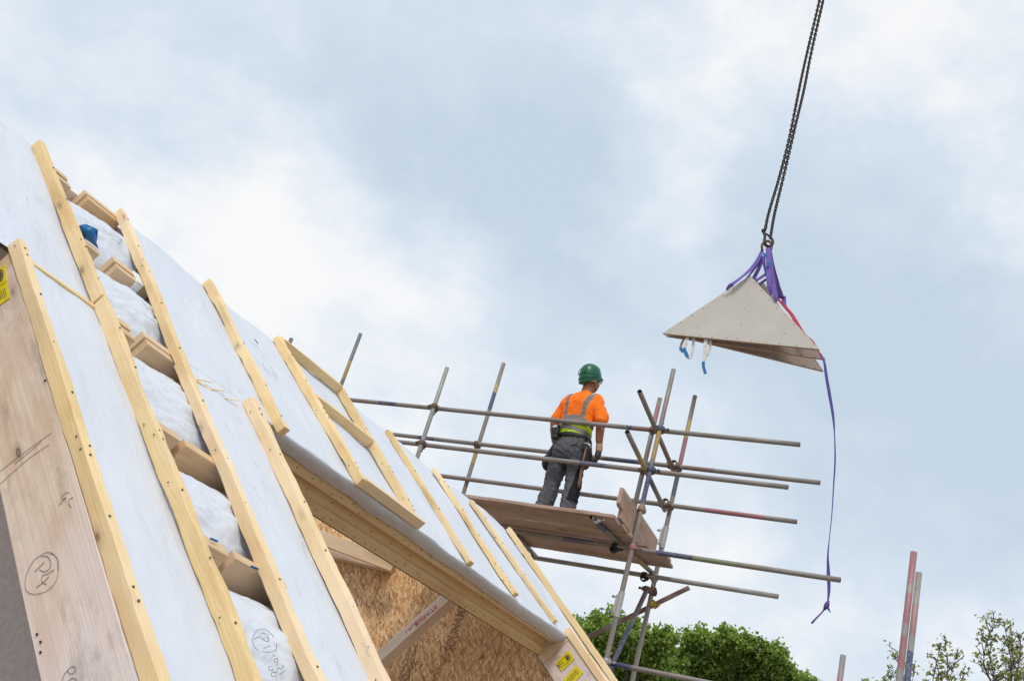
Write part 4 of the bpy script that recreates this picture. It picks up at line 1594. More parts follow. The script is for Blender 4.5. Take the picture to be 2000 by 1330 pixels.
tr = [rings_([(0, .0, .74, .150, .120), (0, -.015, .81, .180, .142), (0, -.018, .88, .184, .147), (0, -.005, .96, .176, .132), (0, 0, 1.0, .170, .122)]),
      cap((-.085, -.012, .88), (-.118, .015, .50), .103, .084), cap((-.118, .015, .50), (-.150, -.02, .12), .086, .078), cap((-.150, -.02, .14), (-.155, -.015, .06), .080, .080),
      cap((.085, -.012, .88), (.125, .02, .50), .103, .085), cap((.125, .02, .50), (.152, -.02, .12), .086, .078), cap((.152, -.02, .14), (.157, -.015, .06), .080, .080),
      ell((-.08, -.055, .83), (.084, .088, .10)), ell((.08, -.055, .83), (.084, .088, .10))]
remeshed('work_trousers', tr, M_TROUS, person, PM, .0085, 3, folds, label="charcoal work trousers with darker side panels")
# patch pocket on the seat
mb = MB()
pk = [(.015, .915), (.135, .915), (.145, .885), (.12, .865), (.035, .865), (.01, .885)]
yb = lambda x, z: -.158 + .35 * (abs(x - .08)) ** 2 * 4 + .25 * abs(z - .85)
mb.loft([[(x, yb(x, z) - .006, z) for x, z in pk], [(x, yb(x, z) + .03, z) for x, z in pk]])
mb.build('pocket_flap', M_TROUS, person, M=PM, bevel=.003)
# belt, braces of the tool belt
mb = MB()
for i, zz in enumerate((1.045, 1.09)):
    pass
ring = lambda z, rx, ry, n=28: [Vector((rx * math.cos(2 * math.pi * k / n), ry * math.sin(2 * math.pi * k / n) - .004, z + .012 * math.cos(2 * math.pi * k / n + 1.2))) for k in range(n)]
mb.loft([ring(.955, .186, .142), ring(.96, .193, .150), ring(1.000, .193, .150), ring(1.005, .186, .142)])
mb.build('tool_belt', M_BLACK, person, M=PM, smooth=True)
remeshed('tool_pouch', [cap((-.18, .02, .97), (-.235, .04, .82), .045, .06), cap((-.235, .04, .82), (-.25, .05, .70), .062, .045), ell((-.25, .03, .74), (.055, .085, .09))], M_BLACK, person, PM, .008, 3, label="black tool pouch on the left hip")
remeshed('tool_pouch', [cap((.18, .0, .97), (.195, .01, .84), .04, .055), ell((.205, .01, .79), (.045, .085, .12)), cap((.20, -.04, .75), (.205, -.03, .65), .035, .028)], M_BLACK, person, PM, .008, 3, label="black holster on the right hip")
for sx_, fx in ((-1, -.152), (1, .155)):
    remeshed('boot', [cap((fx, -.05, .05), (fx + .012 * sx_, .15, .04), .05, .042), cap((fx, -.03, .05), (fx, -.02, .14), .052, .05)], M_BLACK, person, PM, .009, 2, cut=[(Vector((0, 0, .0)), Vector((0, 0, -1)))])


def glove(base, fdir, thumb_side, back, name, curl=.5):
    """palm and five separate bent fingers"""
    f_ = fdir.normalized(); s_ = thumb_side.normalized(); n_ = f_.cross(s_).normalized()   # n_: palm normal
    n_ = n_ if n_.dot(back) < 0 else -n_
    P = [cap(base, base + f_ * .05, .030, .034), cap(base + f_ * .03 + s_ * .016, base + f_ * .078 + s_ * .026, .020, .019), cap(base + f_ * .03 - s_ * .016, base + f_ * .074 - s_ * .026, .020, .018)]
    for i, (off, L, r) in enumerate(((.030, .070, .0105), (.010, .080, .011), (-.010, .074, .0105), (-.029, .060, .0095))):
        a = base + f_ * .080 + s_ * off
        ang = 0
        for seg, fr in enumerate((.45, .32, .23)):
            ang += curl * (.7 + .12 * i) * (.6 if seg == 0 else 1)
            d = f_ * math.cos(ang) + n_ * math.sin(ang)
            b = a + d * L * fr
            P.append(cap(a, b, r, r * .93, 10))
            a = b
    a = base + f_ * .025 + s_ * .030
    for fr, k in ((.040, .25), (.032, .55), (.024, .8)):
        d = (s_ * (1 - k) + f_ * .9 + n_ * k * .8).normalized()
        b = a + d * fr
        P.append(cap(a, b, .0125, .0115, 10))
        a = b
    return P


g1 = glove(Vector((.302, .045, .905)), Vector((-.05, .10, -1)), Vector((-.25, .96, .08)), Vector((1, 0, 0)), 'glove')
remeshed('glove', g1, M_GLOVE, person, PM, .0042, 2, label="dark work glove on the right hand")
remeshed('glove_cuff', [cap((.299, .03, .955), (.302, .042, .91), .036, .037)], M_TAN, person, PM, .006, 2, label="tan knitted cuff of the right glove")
g2 = glove(Vector((-.248, .10, .925)), Vector((-.02, .25, -1)), Vector((.25, .95, .1)), Vector((-1, 0, 0)), 'glove')
remeshed('glove', g2, M_GLOVE, person, PM, .0042, 2)

# helmet
M_HELM = plain('helmet_green', (.003, .10, .048), .34)
mb = MB()
rgs = []
n = 32
for i, (z, s_) in enumerate(((-.028, 1.0), (-.022, 1.02), (.0, 1.025), (.03, 1.02), (.06, .98), (.09, .90), (.115, .78), (.135, .60), (.148, .38), (.154, .12))):
    R_ = []
    for k in range(n):
        a = 2 * math.pi * k / n
        c_, sn = math.cos(a), math.sin(a)
        rx, ry = .101 * s_, .128 * s_
        dip = (-.042 * max(0, -sn) ** 1.5 + .030 * max(0, sn) ** 1.2 * 0) * max(0, 1 - i / 4)
        lift = .030 * max(0, sn) * max(0, 1 - i / 3)
        p = Vector((rx * c_, ry * sn - .004, z * 1.12 + .044 + dip + lift))
        R_.append(hp(*p))
    rgs.append(R_)
mb.loft(rgs)
helm = mb.build('helmet', M_HELM, person, M=PM, smooth=True, label="green safety helmet")
mb = MB()
brim = []
for k in range(13):
    a = math.radians(25 + 130 * k / 12)
    out = .016 * math.sin(math.radians(180 * k / 12)) + .002
    brim.append([hp(.103 * math.cos(a), .133 * math.sin(a), .050 + .028 * math.sin(a)), hp((.106 + out * .4) * math.cos(a), (.134 + out) * math.sin(a), .046 + .018 * math.sin(a)), hp((.106 + out * .4) * math.cos(a), (.134 + out) * math.sin(a), .041 + .018 * math.sin(a)), hp(.102 * math.cos(a), .131 * math.sin(a), .042 + .026 * math.sin(a))])
mb.loft(brim)
mb.build('helmet_peak', M_HELM, helm, M=PM, smooth=True)
mb = MB()
for zz, sc2 in ((.028, 1.045), (.088, 1.035)):
    pts = []
    for k in range(19):
        a = math.radians(-180 - 10 + 200 * k / 18)
        bend = (.030 if zz < .05 else -.010) * (1 - abs(math.sin(a))) 
        s_ = 1.0 if zz < .05 else .955
        pts.append(hp(.1065 * s_ * 1.02 * math.cos(a), .1345 * s_ * 1.02 * math.sin(a) - .004, zz + bend))
    mb.sweep(pts, .0032, 6)
pts = [hp(.06 * math.cos(a), -.085 + .0 * a - .02 * math.sin(a) * 0, .128 + .0) for a in np.linspace(0, 3.14, 7)]
for s0 in (-1, 1):
    mb.sweep([hp(.048 * s0, -.134, .075), hp(.053 * s0, -.122, .12), hp(.052 * s0, -.095, .158), hp(.046 * s0, -.03, .195), hp(.045 * s0, .04, .196), hp(.044 * s0, .09, .170)], .0035, 6)
mb.build('helmet_ridge', M_HELM, helm, M=PM, smooth=True)
mb = MB()
mb.sweep([hp(.092 * math.cos(a), .112 * math.sin(a), -.004 + .012 * math.cos(a) ** 2) for a in [math.radians(-180 + 180 * k / 16) for k in range(17)]], .011, 8)
mb.build('helmet_headband', plain('headband', (.40, .30, .24), .7), helm, M=PM, smooth=True)
mb = MB()
mb.sweep([hp(.082, -.06, -.005), hp(.083, -.01, -.03), hp(.062, .035, -.075), hp(0, .055, -.09), hp(-.062, .035, -.075)], .003, 6)
mb.build('chin_strap', M_BLACK, person, M=PM)
# hair at nape
# safety glasses
mb = MB()
for s0 in (-1, 1):
    mb.sweep([hp(.080 * s0, .0, .040), hp(.080 * s0, .06, .046), hp(.068 * s0, .105, .048)], .003, 6)
mb.sweep([hp(.068, .105, .052), hp(.035, .122, .054), hp(-.035, .122, .054), hp(-.068, .105, .052)], .0025, 6)
gl = mb.build('safety_glasses', plain('glasses_frame', (.05, .05, .055), .3), person, M=PM)
mg, tg, bg_ = base_mat('glasses_lens')
bg_.inputs['Base Color'].default_value = (.85, .9, .92, 1)
bg_.inputs['Transmission Weight'].default_value = .9
bg_.inputs['Roughness'].default_value = .05
bg_.inputs['IOR'].default_value = 1.1
mb = MB()
mb.loft([[hp(.068 * c_, .106 + .018 * (1 - c_ * c_), .052), hp(.064 * c_, .106 + .018 * (1 - c_ * c_), .020), hp(.064 * c_, .108 + .018 * (1 - c_ * c_), .020), hp(.068 * c_, .108 + .018 * (1 - c_ * c_), .052)] for c_ in np.linspace(-1, 1, 9)])
mb.build('lens', mg, gl, M=PM, smooth=True)

# hammer in its holster, tape measure on the belt
ham = bpy.data.objects.new('hammer', None); COL.objects.link(ham)
place(ham, None, Matrix.Translation(PM @ Vector((.235, -.07, .75))))
tag(ham, "hammer with brown handle hanging from the worker's right hip", 'hammer')
mb = MB().sweep([(.222, -.075, .90), (.228, -.078, .74), (.240, -.075, .60), (.248, -.07, .485), (.250, -.068, .44)], [.009, .011, .0145, .016, .014], 10)
mb.build('handle', plain('hammer_handle', (.20, .075, .045), .5), ham, M=PM, smooth=True)
mb = MB().sweep([(.17, -.08, .895), (.20, -.085, .915), (.235, -.085, .912), (.262, -.08, .895), (.285, -.075, .86)], [.006, .012, .016, .013, .006], 8)
mb.build('head', plain('hammer_head', (.35, .35, .36), .3, .8), ham, M=PM, smooth=True)
tpm = bpy.data.objects.new('tape_measure', None); COL.objects.link(tpm)
place(tpm, None, Matrix.Translation(PM @ Vector((-.125, -.15, 1.07))))
tag(tpm, "black tape measure clipped to the back of the worker's belt", 'tape measure')
mb = MB()
Mq = PM @ Matrix.Translation((-.125, -.165, 1.01)) @ Matrix.Rotation(math.radians(-12), 4, 'Y')
mb.box(-.038, .038, -.03, .03, -.055, .065)
mb.build('case', M_BLACK, tpm, M=Mq, bevel=.012)
mb = MB().box(-.022, .026, -.033, -.028, .025, .05)
mb.build('clip', plain('steel_clip', (.62, .62, .62), .3, .6), tpm, M=Mq)
mb = MB().ball((-.01, -.0, -.07), (.042, .036, .03), 14, 8)
mb.build('grip', M_GLOVE, tpm, M=Mq, smooth=True)

# ------------------------------------------------------------------ lifted load: three triangular panels in slings
M_BOARD = plain('grey_board', (.47, .445, .41), .75)
mbd, tb, bb = base_mat('panel_board')
tcb = N_(tb, 'ShaderNodeTexCoord')
na = noise_(tb, mapv(tb, tcb.outputs['Object'], (1, 1, 1)), 3, 6, .6)
nb_ = noise_(tb, mapv(tb, tcb.outputs['Object'], (2, 2, 160)), 1, 3)
cb = mixc(tb, ramp(tb, na.outputs[0], [(.3, 0.0), (.7, 1.0)]), (.53, .49, .435), (.60, .56, .50))
cb = mixc(tb, math_(tb, 'MULTIPLY', nb_.outputs[0], .18), cb, (.36, .33, .30))
nc_ = noise_(tb, tcb.outputs['Object'], 9, 8, .8, 1.5)
cb = mixc(tb, math_(tb, 'MULTIPLY', ramp(tb, nc_.outputs[0], [(.60, 0.0), (.68, 1.0)]), .25), cb, (.62, .60, .56))
tb.links.new(cb, bb.inputs['Base Color'])
bb.inputs['Roughness'].default_value = .8
M_PLY = plain('ply_edge', (.46, .24, .12), .7)
k0 = .40


M_BOARD_SHADE = plain('shaded_board', (.34, .275, .235), .8)  # shade on the middle and rear panel faces, put into the board colour


def tri_panel(c3, label, seed, screws=True, face=None):
    P = [Pk(*c) for c in c3]      # apex, left, right (x, y, plane)
    nrm_ = (P[1] - P[0]).cross(P[2] - P[0]).normalized()
    if nrm_.dot(P[0] - CAM) < 0:
        nrm_ = -nrm_
    xx = (P[2] - P[1]).normalized()
    zz = nrm_.cross(xx); zz = zz if zz.z > 0 else -zz
    M = frame(P[1], xx, zz.cross(xx), zz)
    inv = M.inverted()
    q = [inv @ p for p in P]
    root = bpy.data.objects.new('triangular_panel', None); COL.objects.link(root)
    place(root, None, Matrix.Translation(P[1]))
    tag(root, label, 'panel', 'triangular panels hanging in the slings')
    sgn = 1 if (inv.to_3x3() @ nrm_).y > 0 else -1
    c = sum(q, Vector()) / 3
    ins = lambda s, d: [p + (c - p) * s + Vector((0, d * sgn, 0)) for p in q]
    MB().loft([ins(0, 0), ins(0, .012)]).build('facing_board', face or mbd, root, M=M, bevel=.001)
    MB().loft([ins(.012, .0125), ins(.012, .038)]).build('backing_board', M_PLY, root, M=M, bevel=.001)
    if screws:
        mb = MB()
        rr_ = random.Random(seed)
        pts = []
        for i in range(3):
            a_, b_ = q[i], q[(i + 1) % 3]
            m_ = 11 if i == 1 else 8
            for j in range(m_):
                s = (j + .5 + rr_.uniform(-.12, .12)) / m_
                p = a_ + (b_ - a_) * s
                pts.append(p + (c - p).normalized() * .028)
        for s in (.25, .5, .75):
            pts.append(q[0] + (((q[1] + q[2]) / 2) - q[0]) * s)
        pts += [c + (q[1] - c) * .55, c + (q[2] - c) * .55 + Vector((0, 0, .02))]
        for p in pts:
            mb.ball(p - Vector((0, .0005 * sgn, 0)), (.0055, .002, .0055), 8, 4)
        mb.build('screw_head', M_NAIL, root, M=M, kind='stuff')
    return root


tri_panel([(1465, 538, k0), (1293, 651, k0), (1601, 682, k0)], "front triangular grey panel, largest face of the lifted stack", 1)
tri_panel([(1473, 543, k0 + .12), (1300, 656, k0 + .07), (1613, 702, k0 + .30)], "middle triangular panel, its lower right corner showing beneath the front one", 2, face=M_BOARD_SHADE)
tri_panel([(1491, 551, k0 + .35), (1340, 660, k0 + .20), (1609, 725, k0 + .60)], "rear triangular panel swung lowest to the right", 3, face=M_BOARD_SHADE)
# offcut corner poking up between the straps

M_PURP = plain('purple_webbing', (.17, .105, .43), .7)
M_TAIL = plain('tail_webbing', (.085, .065, .30), .7)
M_PURPD = plain('purple_webbing_dark', (.12, .06, .30), .65)
M_REDS = plain('red_webbing', (.62, .035, .09), .6)
M_WEB = plain('white_webbing', (.68, .65, .61), .7)
M_TAG = plain('blue_tag', (.012, .13, .38), .45)


def strap(name, pts, widths, mat, parent=None, side=None, **kw):
    """pts: (x, y, plane)"""
    P = smooth_pts([Pk(*p) for p in pts], 6)
    if isinstance(widths, (list, tuple)):
        wl = []
        for i in range(len(widths) - 1):
            wl += [widths[i] + (widths[i + 1] - widths[i]) * k / 6 for k in range(6)]
        wl.append(widths[-1])
        widths = wl
    return ribbon(name, P, widths, side or Ld, mat, parent, th=.0018, **kw)


def thing(name, p, label, cat, group=None):
    root = bpy.data.objects.new(name, None); COL.objects.link(root)
    place(root, None, Matrix.Translation(p))
    tag(root, label, cat, group)
    return root


hookp = Pk(1498, 487, k0 + .05)
sl1 = thing('lifting_sling', hookp, "purple webbing sling spread to the left shoulder of the front panel", 'sling', 'purple slings on the hook')
strap('webbing', [(1489, 489, k0 - .0), (1478, 511, k0 - .02), (1462, 530, k0 - .04), (1440, 548, k0 - .06), (1424, 560, k0 - .06), (1420, 567, k0 - .03)], [.035, .048, .05, .05, .045, .03], M_PURP, sl1, side=(Ld + UPV * .9))
strap('webbing', [(1490, 500, k0 + .06), (1478, 519, k0 + .05), (1458, 544, k0 + .045), (1449, 550, k0 + .05)], [.03, .03, .02, .015], M_PURPD, sl1, side=(Ld + UPV * .6))
strap('webbing', [(1489, 508, k0 + .05), (1481, 527, k0 + .05), (1471, 546, k0 + .055)], [.035, .042, .045], M_PURPD, sl1)
sl2 = thing('lifting_sling', hookp + Ld * .02, "purple webbing sling hanging straight down in front of the right-hand straps", 'sling', 'purple slings on the hook')
strap('webbing', [(1500, 484, k0), (1501, 505, k0 - .02), (1502, 540, k0 - .04), (1503, 560, k0 - .03), (1508, 576, k0)], [.052, .055, .056, .056, .04], M_PURP, sl2)
strap('webbing', [(1504, 486, k0 + .01), (1507, 515, k0 - .01), (1510, 550, k0 - .02), (1514, 575, k0 - .03), (1516, 590, k0 - .01)], [.03, .03, .04, .055, .03], M_PURP, sl2)
strap('webbing', [(1492, 500, k0 + .03), (1493, 520, k0 + .02), (1498, 538, k0 + .02), (1502, 552, k0 + .03)], [.035, .030, .03, .02], M_PURP, sl2)
strap('webbing', [(1477, 548, k0 + .06), (1488, 541, k0 + .04), (1500, 533, k0 + .02)], .045, M_PURP, sl2, side=(UPV + Ld * .3))
strap('webbing', [(1482, 556, k0 + .08), (1492, 549, k0 + .06), (1501, 543, k0 + .04)], .04, M_PURPD, sl2, side=(UPV + Ld * .3))
sl3 = thing('lifting_sling', hookp + Ld * .05, "darker purple sling fanning back to the rear panels on the right", 'sling', 'purple slings on the hook')
strap('webbing', [(1506, 492, k0 + .06), (1510, 520, k0 + .08), (1518, 548, k0 + .14), (1528, 582, k0 + .20)], [.02, .035, .03, .02], M_PURPD, sl3)
strap('webbing', [(1510, 530, k0 + .08), (1515, 556, k0 + .1), (1521, 577, k0 + .14)], [.03, .05, .05], M_PURPD, sl3)
strap('webbing', [(1517, 575, k0 + .14), (1524, 580, k0 + .18), (1531, 582, k0 + .22), (1531, 590, k0 + .2), (1535, 601, k0 + .18)], [.03, .04, .045, .05, .02], M_PURP, sl3, side=(Ld + UPV * .8))
strap('webbing', [(1501, 495, k0 + .1), (1512, 530, k0 + .15), (1529, 575, k0 + .25), (1532, 585, k0 + .25)], .008, M_PURP, sl3)
for (a, b, sd) in (((1489, 494, k0 - .05), (1497, 501, k0 - .05), sl1), ((1502, 507, k0 - .06), (1500, 520, k0 - .06), sl2), ((1508, 504, k0 + .02), (1509, 516, k0 + .02), sl3)):
    A, B = Pk(*a), Pk(*b)
    ribbon('tag', [A, (A + B) / 2 - Td * .004, B], [.025, .03, .028], Ld, M_TAG, sd)
rs = strap('red_sling', [(1517, 581, k0 + .10), (1530, 596, k0 + .12), (1545, 613, k0 + .13), (1556, 631, k0 + .13), (1572, 655, k0 + .13), (1588, 668, k0 + .14), (1601, 690, k0 + .16), (1606, 704, k0 + .18)], [.02, .03, .038, .040, .034, .022, .015, .012], M_REDS, side=(Ld * .5 + UPV * .8))
tag(rs, "red webbing sling running down the right edge of the panels", 'sling')
tail = thing('tag_line', Pk(1608, 706, k0 + .1), "long violet webbing tail dangling below the panels, knotted at its end", 'strap')
strap('webbing', [(1603, 690, k0 + .15), (1610, 708, k0 + .1), (1614, 735, k0 + .1), (1620, 770, k0 + .1), (1627, 812, k0 + .1), (1630, 850, k0 + .1), (1631, 900, k0 + .1), (1628, 950, k0 + .1), (1625, 1000, k0 + .1), (1620, 1050, k0 + .1), (1617, 1085, k0 + .1), (1618, 1120, k0 + .1), (1619, 1150, k0 + .1), (1617, 1175, k0 + .1)],
      [.008, .024, .030, .032, .026, .010, .016, .012, .009, .007, .016, .034, .028, .012], M_TAIL, tail)
mb = MB().sweep([Pk(1618, 1172, k0 + .1), Pk(1615, 1181, k0 + .1), Pk(1610, 1190, k0 + .1)], [.010, .026, .012], 10)
mb.build('knot', M_PURPD, tail, smooth=True)
strap('webbing', [(1611, 1188, k0 + .1), (1604, 1197, k0 + .1), (1594, 1207, k0 + .1), (1585, 1217, k0 + .1)], [.016, .012, .016, .020], M_PURPD, tail)
A, B = Pk(1615, 1184, k0 + .1), Pk(1623, 1197, k0 + .1)
ribbon('tag', [A, (A + B) / 2, B], [.03, .018, .002], Ld, M_TAG, tail)
# white loops with blue ends hanging under the left of the stack
lp1 = thing('strap_loop', Pk(1345, 660, k0 + .05), "white webbing loop with blue bindings hanging beneath the left of the panels", 'strap', 'white loops under the panels')
strap('webbing', [(1344, 655, k0 + .03), (1340, 670, k0 + .03), (1337, 684, k0 + .03), (1341, 696, k0 + .04), (1348, 700, k0 + .05), (1352, 692, k0 + .06), (1354, 672, k0 + .06), (1355, 660, k0 + .05)], [.034, .036, .032, .026, .024, .03, .032, .03], M_WEB, lp1)
strap('webbing', [(1349, 664, k0 + .05), (1338, 661, k0 + .05), (1331, 672, k0 + .06), (1329, 684, k0 + .06)], [.02, .02, .028, .03], plain('worn_webbing', (.33, .27, .24), .8), lp1)
strap('binding', [(1335, 680, k0 + .01), (1339, 688, k0 + .01), (1343, 697, k0 + .01)], .036, M_TAG, lp1)
strap('binding', [(1329, 678, k0 + .04), (1331, 684, k0 + .04), (1334, 688, k0 + .04)], .03, M_TAG, lp1)
lp2 = thing('strap_loop', Pk(1380, 668, k0 + .05), "white webbing loop with one long blue tail, nearer the panels' middle", 'strap', 'white loops under the panels')
strap('webbing', [(1379, 660, k0 + .03), (1377, 680, k0 + .03), (1375, 706, k0 + .03)], [.04, .04, .03], M_WEB, lp2)
strap('webbing', [(1387, 662, k0 + .05), (1386, 684, k0 + .05), (1379, 698, k0 + .05), (1376, 706, k0 + .04)], [.03, .03, .022, .02], M_WEB, lp2)
strap('binding', [(1374, 706, k0 + .02), (1374, 716, k0 + .02), (1378, 730, k0 + .02)], .032, M_TAG, lp2)

for m_ in (M_PURP, M_PURPD, M_TAIL, M_REDS, M_WEB):
    t_ = m_.node_tree
    b_ = t_.nodes['Principled BSDF']
    tc_ = N_(t_, 'ShaderNodeTexCoord')
    w_ = noise_(t_, tc_.outputs['Object'], 28, 5, .7)
    src = b_.inputs['Base Color'].links[0].from_socket
    t_.links.new(mixc(t_, 1.0, src, ramp(t_, w_.outputs[0], [(.35, .72), (.65, 1.12)]), 'MULTIPLY'), b_.inputs['Base Color'])
    bump(t_, b_, noise_(t_, mapv(t_, tc_.outputs['Object'], (300, 300, 80)), 1, 2).outputs[0], .5, .002)

# chains and hook
M_CHAIN = plain('chain_steel', (.045, .034, .03), .45, .7)
PITCH = .0385
rw, cw = .0072, .0138


def link_mesh():
    L = PITCH / 2 + rw - cw
    pts = []
    for k in range(7):
        a = -math.pi / 2 + math.pi * k / 6
        pts.append((L + cw * math.cos(a), cw * math.sin(a), 0))
    for k in range(7):
        a = math.pi / 2 + math.pi * k / 6
        pts.append((-L + cw * math.cos(a), cw * math.sin(a), 0))
    pts.append(pts[0])
    mb = MB()
    n_ = 8
    m_ = len(pts) - 1
    for i in range(m_):
        p = Vector(pts[i]); t_ = (Vector(pts[(i + 1) % m_]) - Vector(pts[i - 1])).normalized()
        b_ = Vector((0, 0, 1)); s_ = t_.cross(b_)
        for k in range(n_):
            a = 2 * math.pi * k / n_
            mb.v.append(p + (s_ * math.cos(a) + b_ * math.sin(a)) * rw)
    for i in range(m_):
        for k in range(n_):
            k2 = (k + 1) % n_; i2 = (i + 1) % m_
            mb.f.append((i * n_ + k, i2 * n_ + k, i2 * n_ + k2, i * n_ + k2))
    me = bpy.data.meshes.new('link')
    me.from_pydata([tuple(p) for p in mb.v], [], mb.f)
    me.polygons.foreach_set('use_smooth', [True] * len(me.polygons))
    me.materials.append(M_CHAIN)
    return me


LM = link_mesh()
for pts, lab, ph in (([(1494.5, 449), (1502, 414), (1521, 350), (1541.5, 271), (1562, 169), (1577, 101), (1601, 0), (1611, -50)], "left strand of the dark hoist chain, ending at the hook's eye", 0),
                     ([(1505, 463), (1513, 417), (1532, 338), (1553, 248), (1570, 177), (1585, 101), (1608, 0), (1618, -50)], "right strand of the dark hoist chain, reaching lower behind the hook", 1)):
    kk = k0 + .05 + .03 * ph
    P = smooth_pts([Pk(x, y, kk) for x, y in pts], 12)
    root = thing('hoist_chain', P[0], lab, 'chain', 'hoist chains above the load')
    # even spacing along the curve
    d = [0]
    for a, b in zip(P, P[1:]):
        d.append(d[-1] + (b - a).length)
    nl = int(d[-1] / PITCH)
    j = 0
    for i in range(min(nl, 100)):
        s = i * PITCH
        while j < len(d) - 2 and d[j + 1] < s:
            j += 1
        f_ = (s - d[j]) / (d[j + 1] - d[j])
        p = P[j].lerp(P[j + 1], f_)
        t_ = (P[j + 1] - P[j]).normalized()
        e = (Td - t_ * Td.dot(t_)).normalized()
        g = t_.cross(e)
        tw = math.radians(45 + 14 * math.sin(i * .13 + ph)) + (math.pi / 2 if i % 2 else 0)
        y_ = e * math.cos(tw) + g * math.sin(tw)
        o = bpy.data.objects.new('link', LM); COL.objects.link(o)
        place(o, root, frame(p, t_, y_, t_.cross(y_)))
hk = thing('lifting_hook', Pk(1498, 470, k0 + .05), "rusty hook and shackle joining the chains to the purple slings", 'hook')
mb = MB()
hkp = [Pk(x, y, kz) for x, y, kz in ((1491, 452, .45), (1494, 460, .45), (1493, 470, .44), (1495, 478, .43), (1502, 482, .42), (1508, 478, .42), (1509, 470, .43), (1504, 463, .45), (1497, 457, .46))]
mb.sweep(smooth_pts(hkp, 4), [.020, .019, .018, .018, .017, .016, .016, .016, .018, .018, .018, .018, .018, .018, .018, .018, .017, .016, .016, .016, .016, .016, .016, .016, .016, .015, .015, .015, .014, .013, .012, .011, .010], 10)
mb.ball(Pk(1491.5, 451, .45), .026, 12, 8)
mb.build('hook', plain('hook_rust', (.045, .02, .016), .55, .4), hk, smooth=True)
mb = MB()
rp = [Pk(x, y, kz) for x, y, kz in ((1489, 490, .40), (1488, 481, .40), (1492, 474, .41), (1499, 471, .42), (1505, 474, .42), (1507, 482, .42), (1505, 490, .41))]
mb.sweep(smooth_pts(rp, 4), .014, 10)
mb.build('shackle', plain('shackle_rust', (.11, .045, .03), .55, .4), hk, smooth=True)

# ------------------------------------------------------------------ trees
def leaf_mat(name, c1, c2, tr=.35):
    m, t, bs = base_mat(name)
    gi = N_(t, 'ShaderNodeNewGeometry')
    tc = N_(t, 'ShaderNodeTexCoord')
    n = noise_(t, tc.outputs['Object'], 2.2, 4, .6)
    r = gi.outputs['Random Per Island']
    f = math_(t, 'ADD', math_(t, 'MULTIPLY', r, .45), math_(t, 'MULTIPLY', n.outputs[0], .75), True)
    col = mixc(t, ramp(t, f, [(.25, 0.0), (.85, 1.0)]), c1, c2)
    t.links.new(col, bs.inputs['Base Color'])
    bs.inputs['Roughness'].default_value = .45
    tl = N_(t, 'ShaderNodeBsdfTranslucent')
    tcol = mixc(t, 1.0, col, (1.3, 1.5, .6), 'MULTIPLY')
    t.links.new(tcol, tl.inputs[0])
    ms = N_(t, 'ShaderNodeMixShader')
    ms.inputs[0].default_value = tr
    t.links.new(bs.outputs[0], ms.inputs[1]); t.links.new(tl.outputs[0], ms.inputs[2])
    t.links.new(ms.outputs[0], t.nodes['Material Output'].inputs[0])
    return m


M_LEAF = leaf_mat('maple_leaves', (.06, .12, .018), (.34, .44, .10))
M_LEAF2 = leaf_mat('birch_leaves', (.19, .22, .08), (.42, .44, .19))
M_BARK = plain('bark', (.07, .055, .04), .9)
M_BARK2 = plain('twig_bark', (.12, .09, .08), .8)


def leaves_mesh(name, pts, size, rr_, mat, parent, M=None):
    """pts: list of positions; each gets one lobed leaf-like face pair"""
    n = len(pts)
    P = np.array(pts)
    out_v = np.empty((n, 6, 3)); 
    a = rr_.normal(size=(n, 3)); a[:, 2] -= .2; a /= np.linalg.norm(a, axis=1)[:, None]
    b = rr_.normal(size=(n, 3)); b -= a * (a * b).sum(1)[:, None]; b /= np.linalg.norm(b, axis=1)[:, None]
    c = np.cross(a, b)
    s = size * rr_.uniform(.6, 1.25, size=(n, 1))
    out_v[:, 0] = P
    out_v[:, 1] = P + a * s * .45 + b * s * .55 + c * s * .08
    out_v[:, 2] = P + a * s * 1.05 + b * s * .22
    out_v[:, 3] = P + a * s * 1.2 - c * s * .1
    out_v[:, 4] = P + a * s * 1.05 - b * s * .22
    out_v[:, 5] = P + a * s * .45 - b * s * .55 + c * s * .08
    V = out_v.reshape(-1, 3)
    me = bpy.data.meshes.new(name)
    me.vertices.add(len(V)); me.vertices.foreach_set('co', V.ravel())
    F = np.array([[0, 1, 2, 3], [0, 3, 4, 5]])[None] + (np.arange(n) * 6)[:, None, None]
    F = F.reshape(-1, 4)
    me.loops.add(F.size); me.loops.foreach_set('vertex_index', F.ravel().astype(np.int32))
    me.polygons.add(len(F)); me.polygons.foreach_set('loop_start', np.arange(0, F.size, 4, dtype=np.int32))
    me.polygons.foreach_set('loop_total', np.full(len(F), 4, dtype=np.int32))
    me.update(calc_edges=True)
    me.materials.append(mat)
    o = bpy.data.objects.new(name, me); COL.objects.link(o)
    place(o, parent, M)
    return o


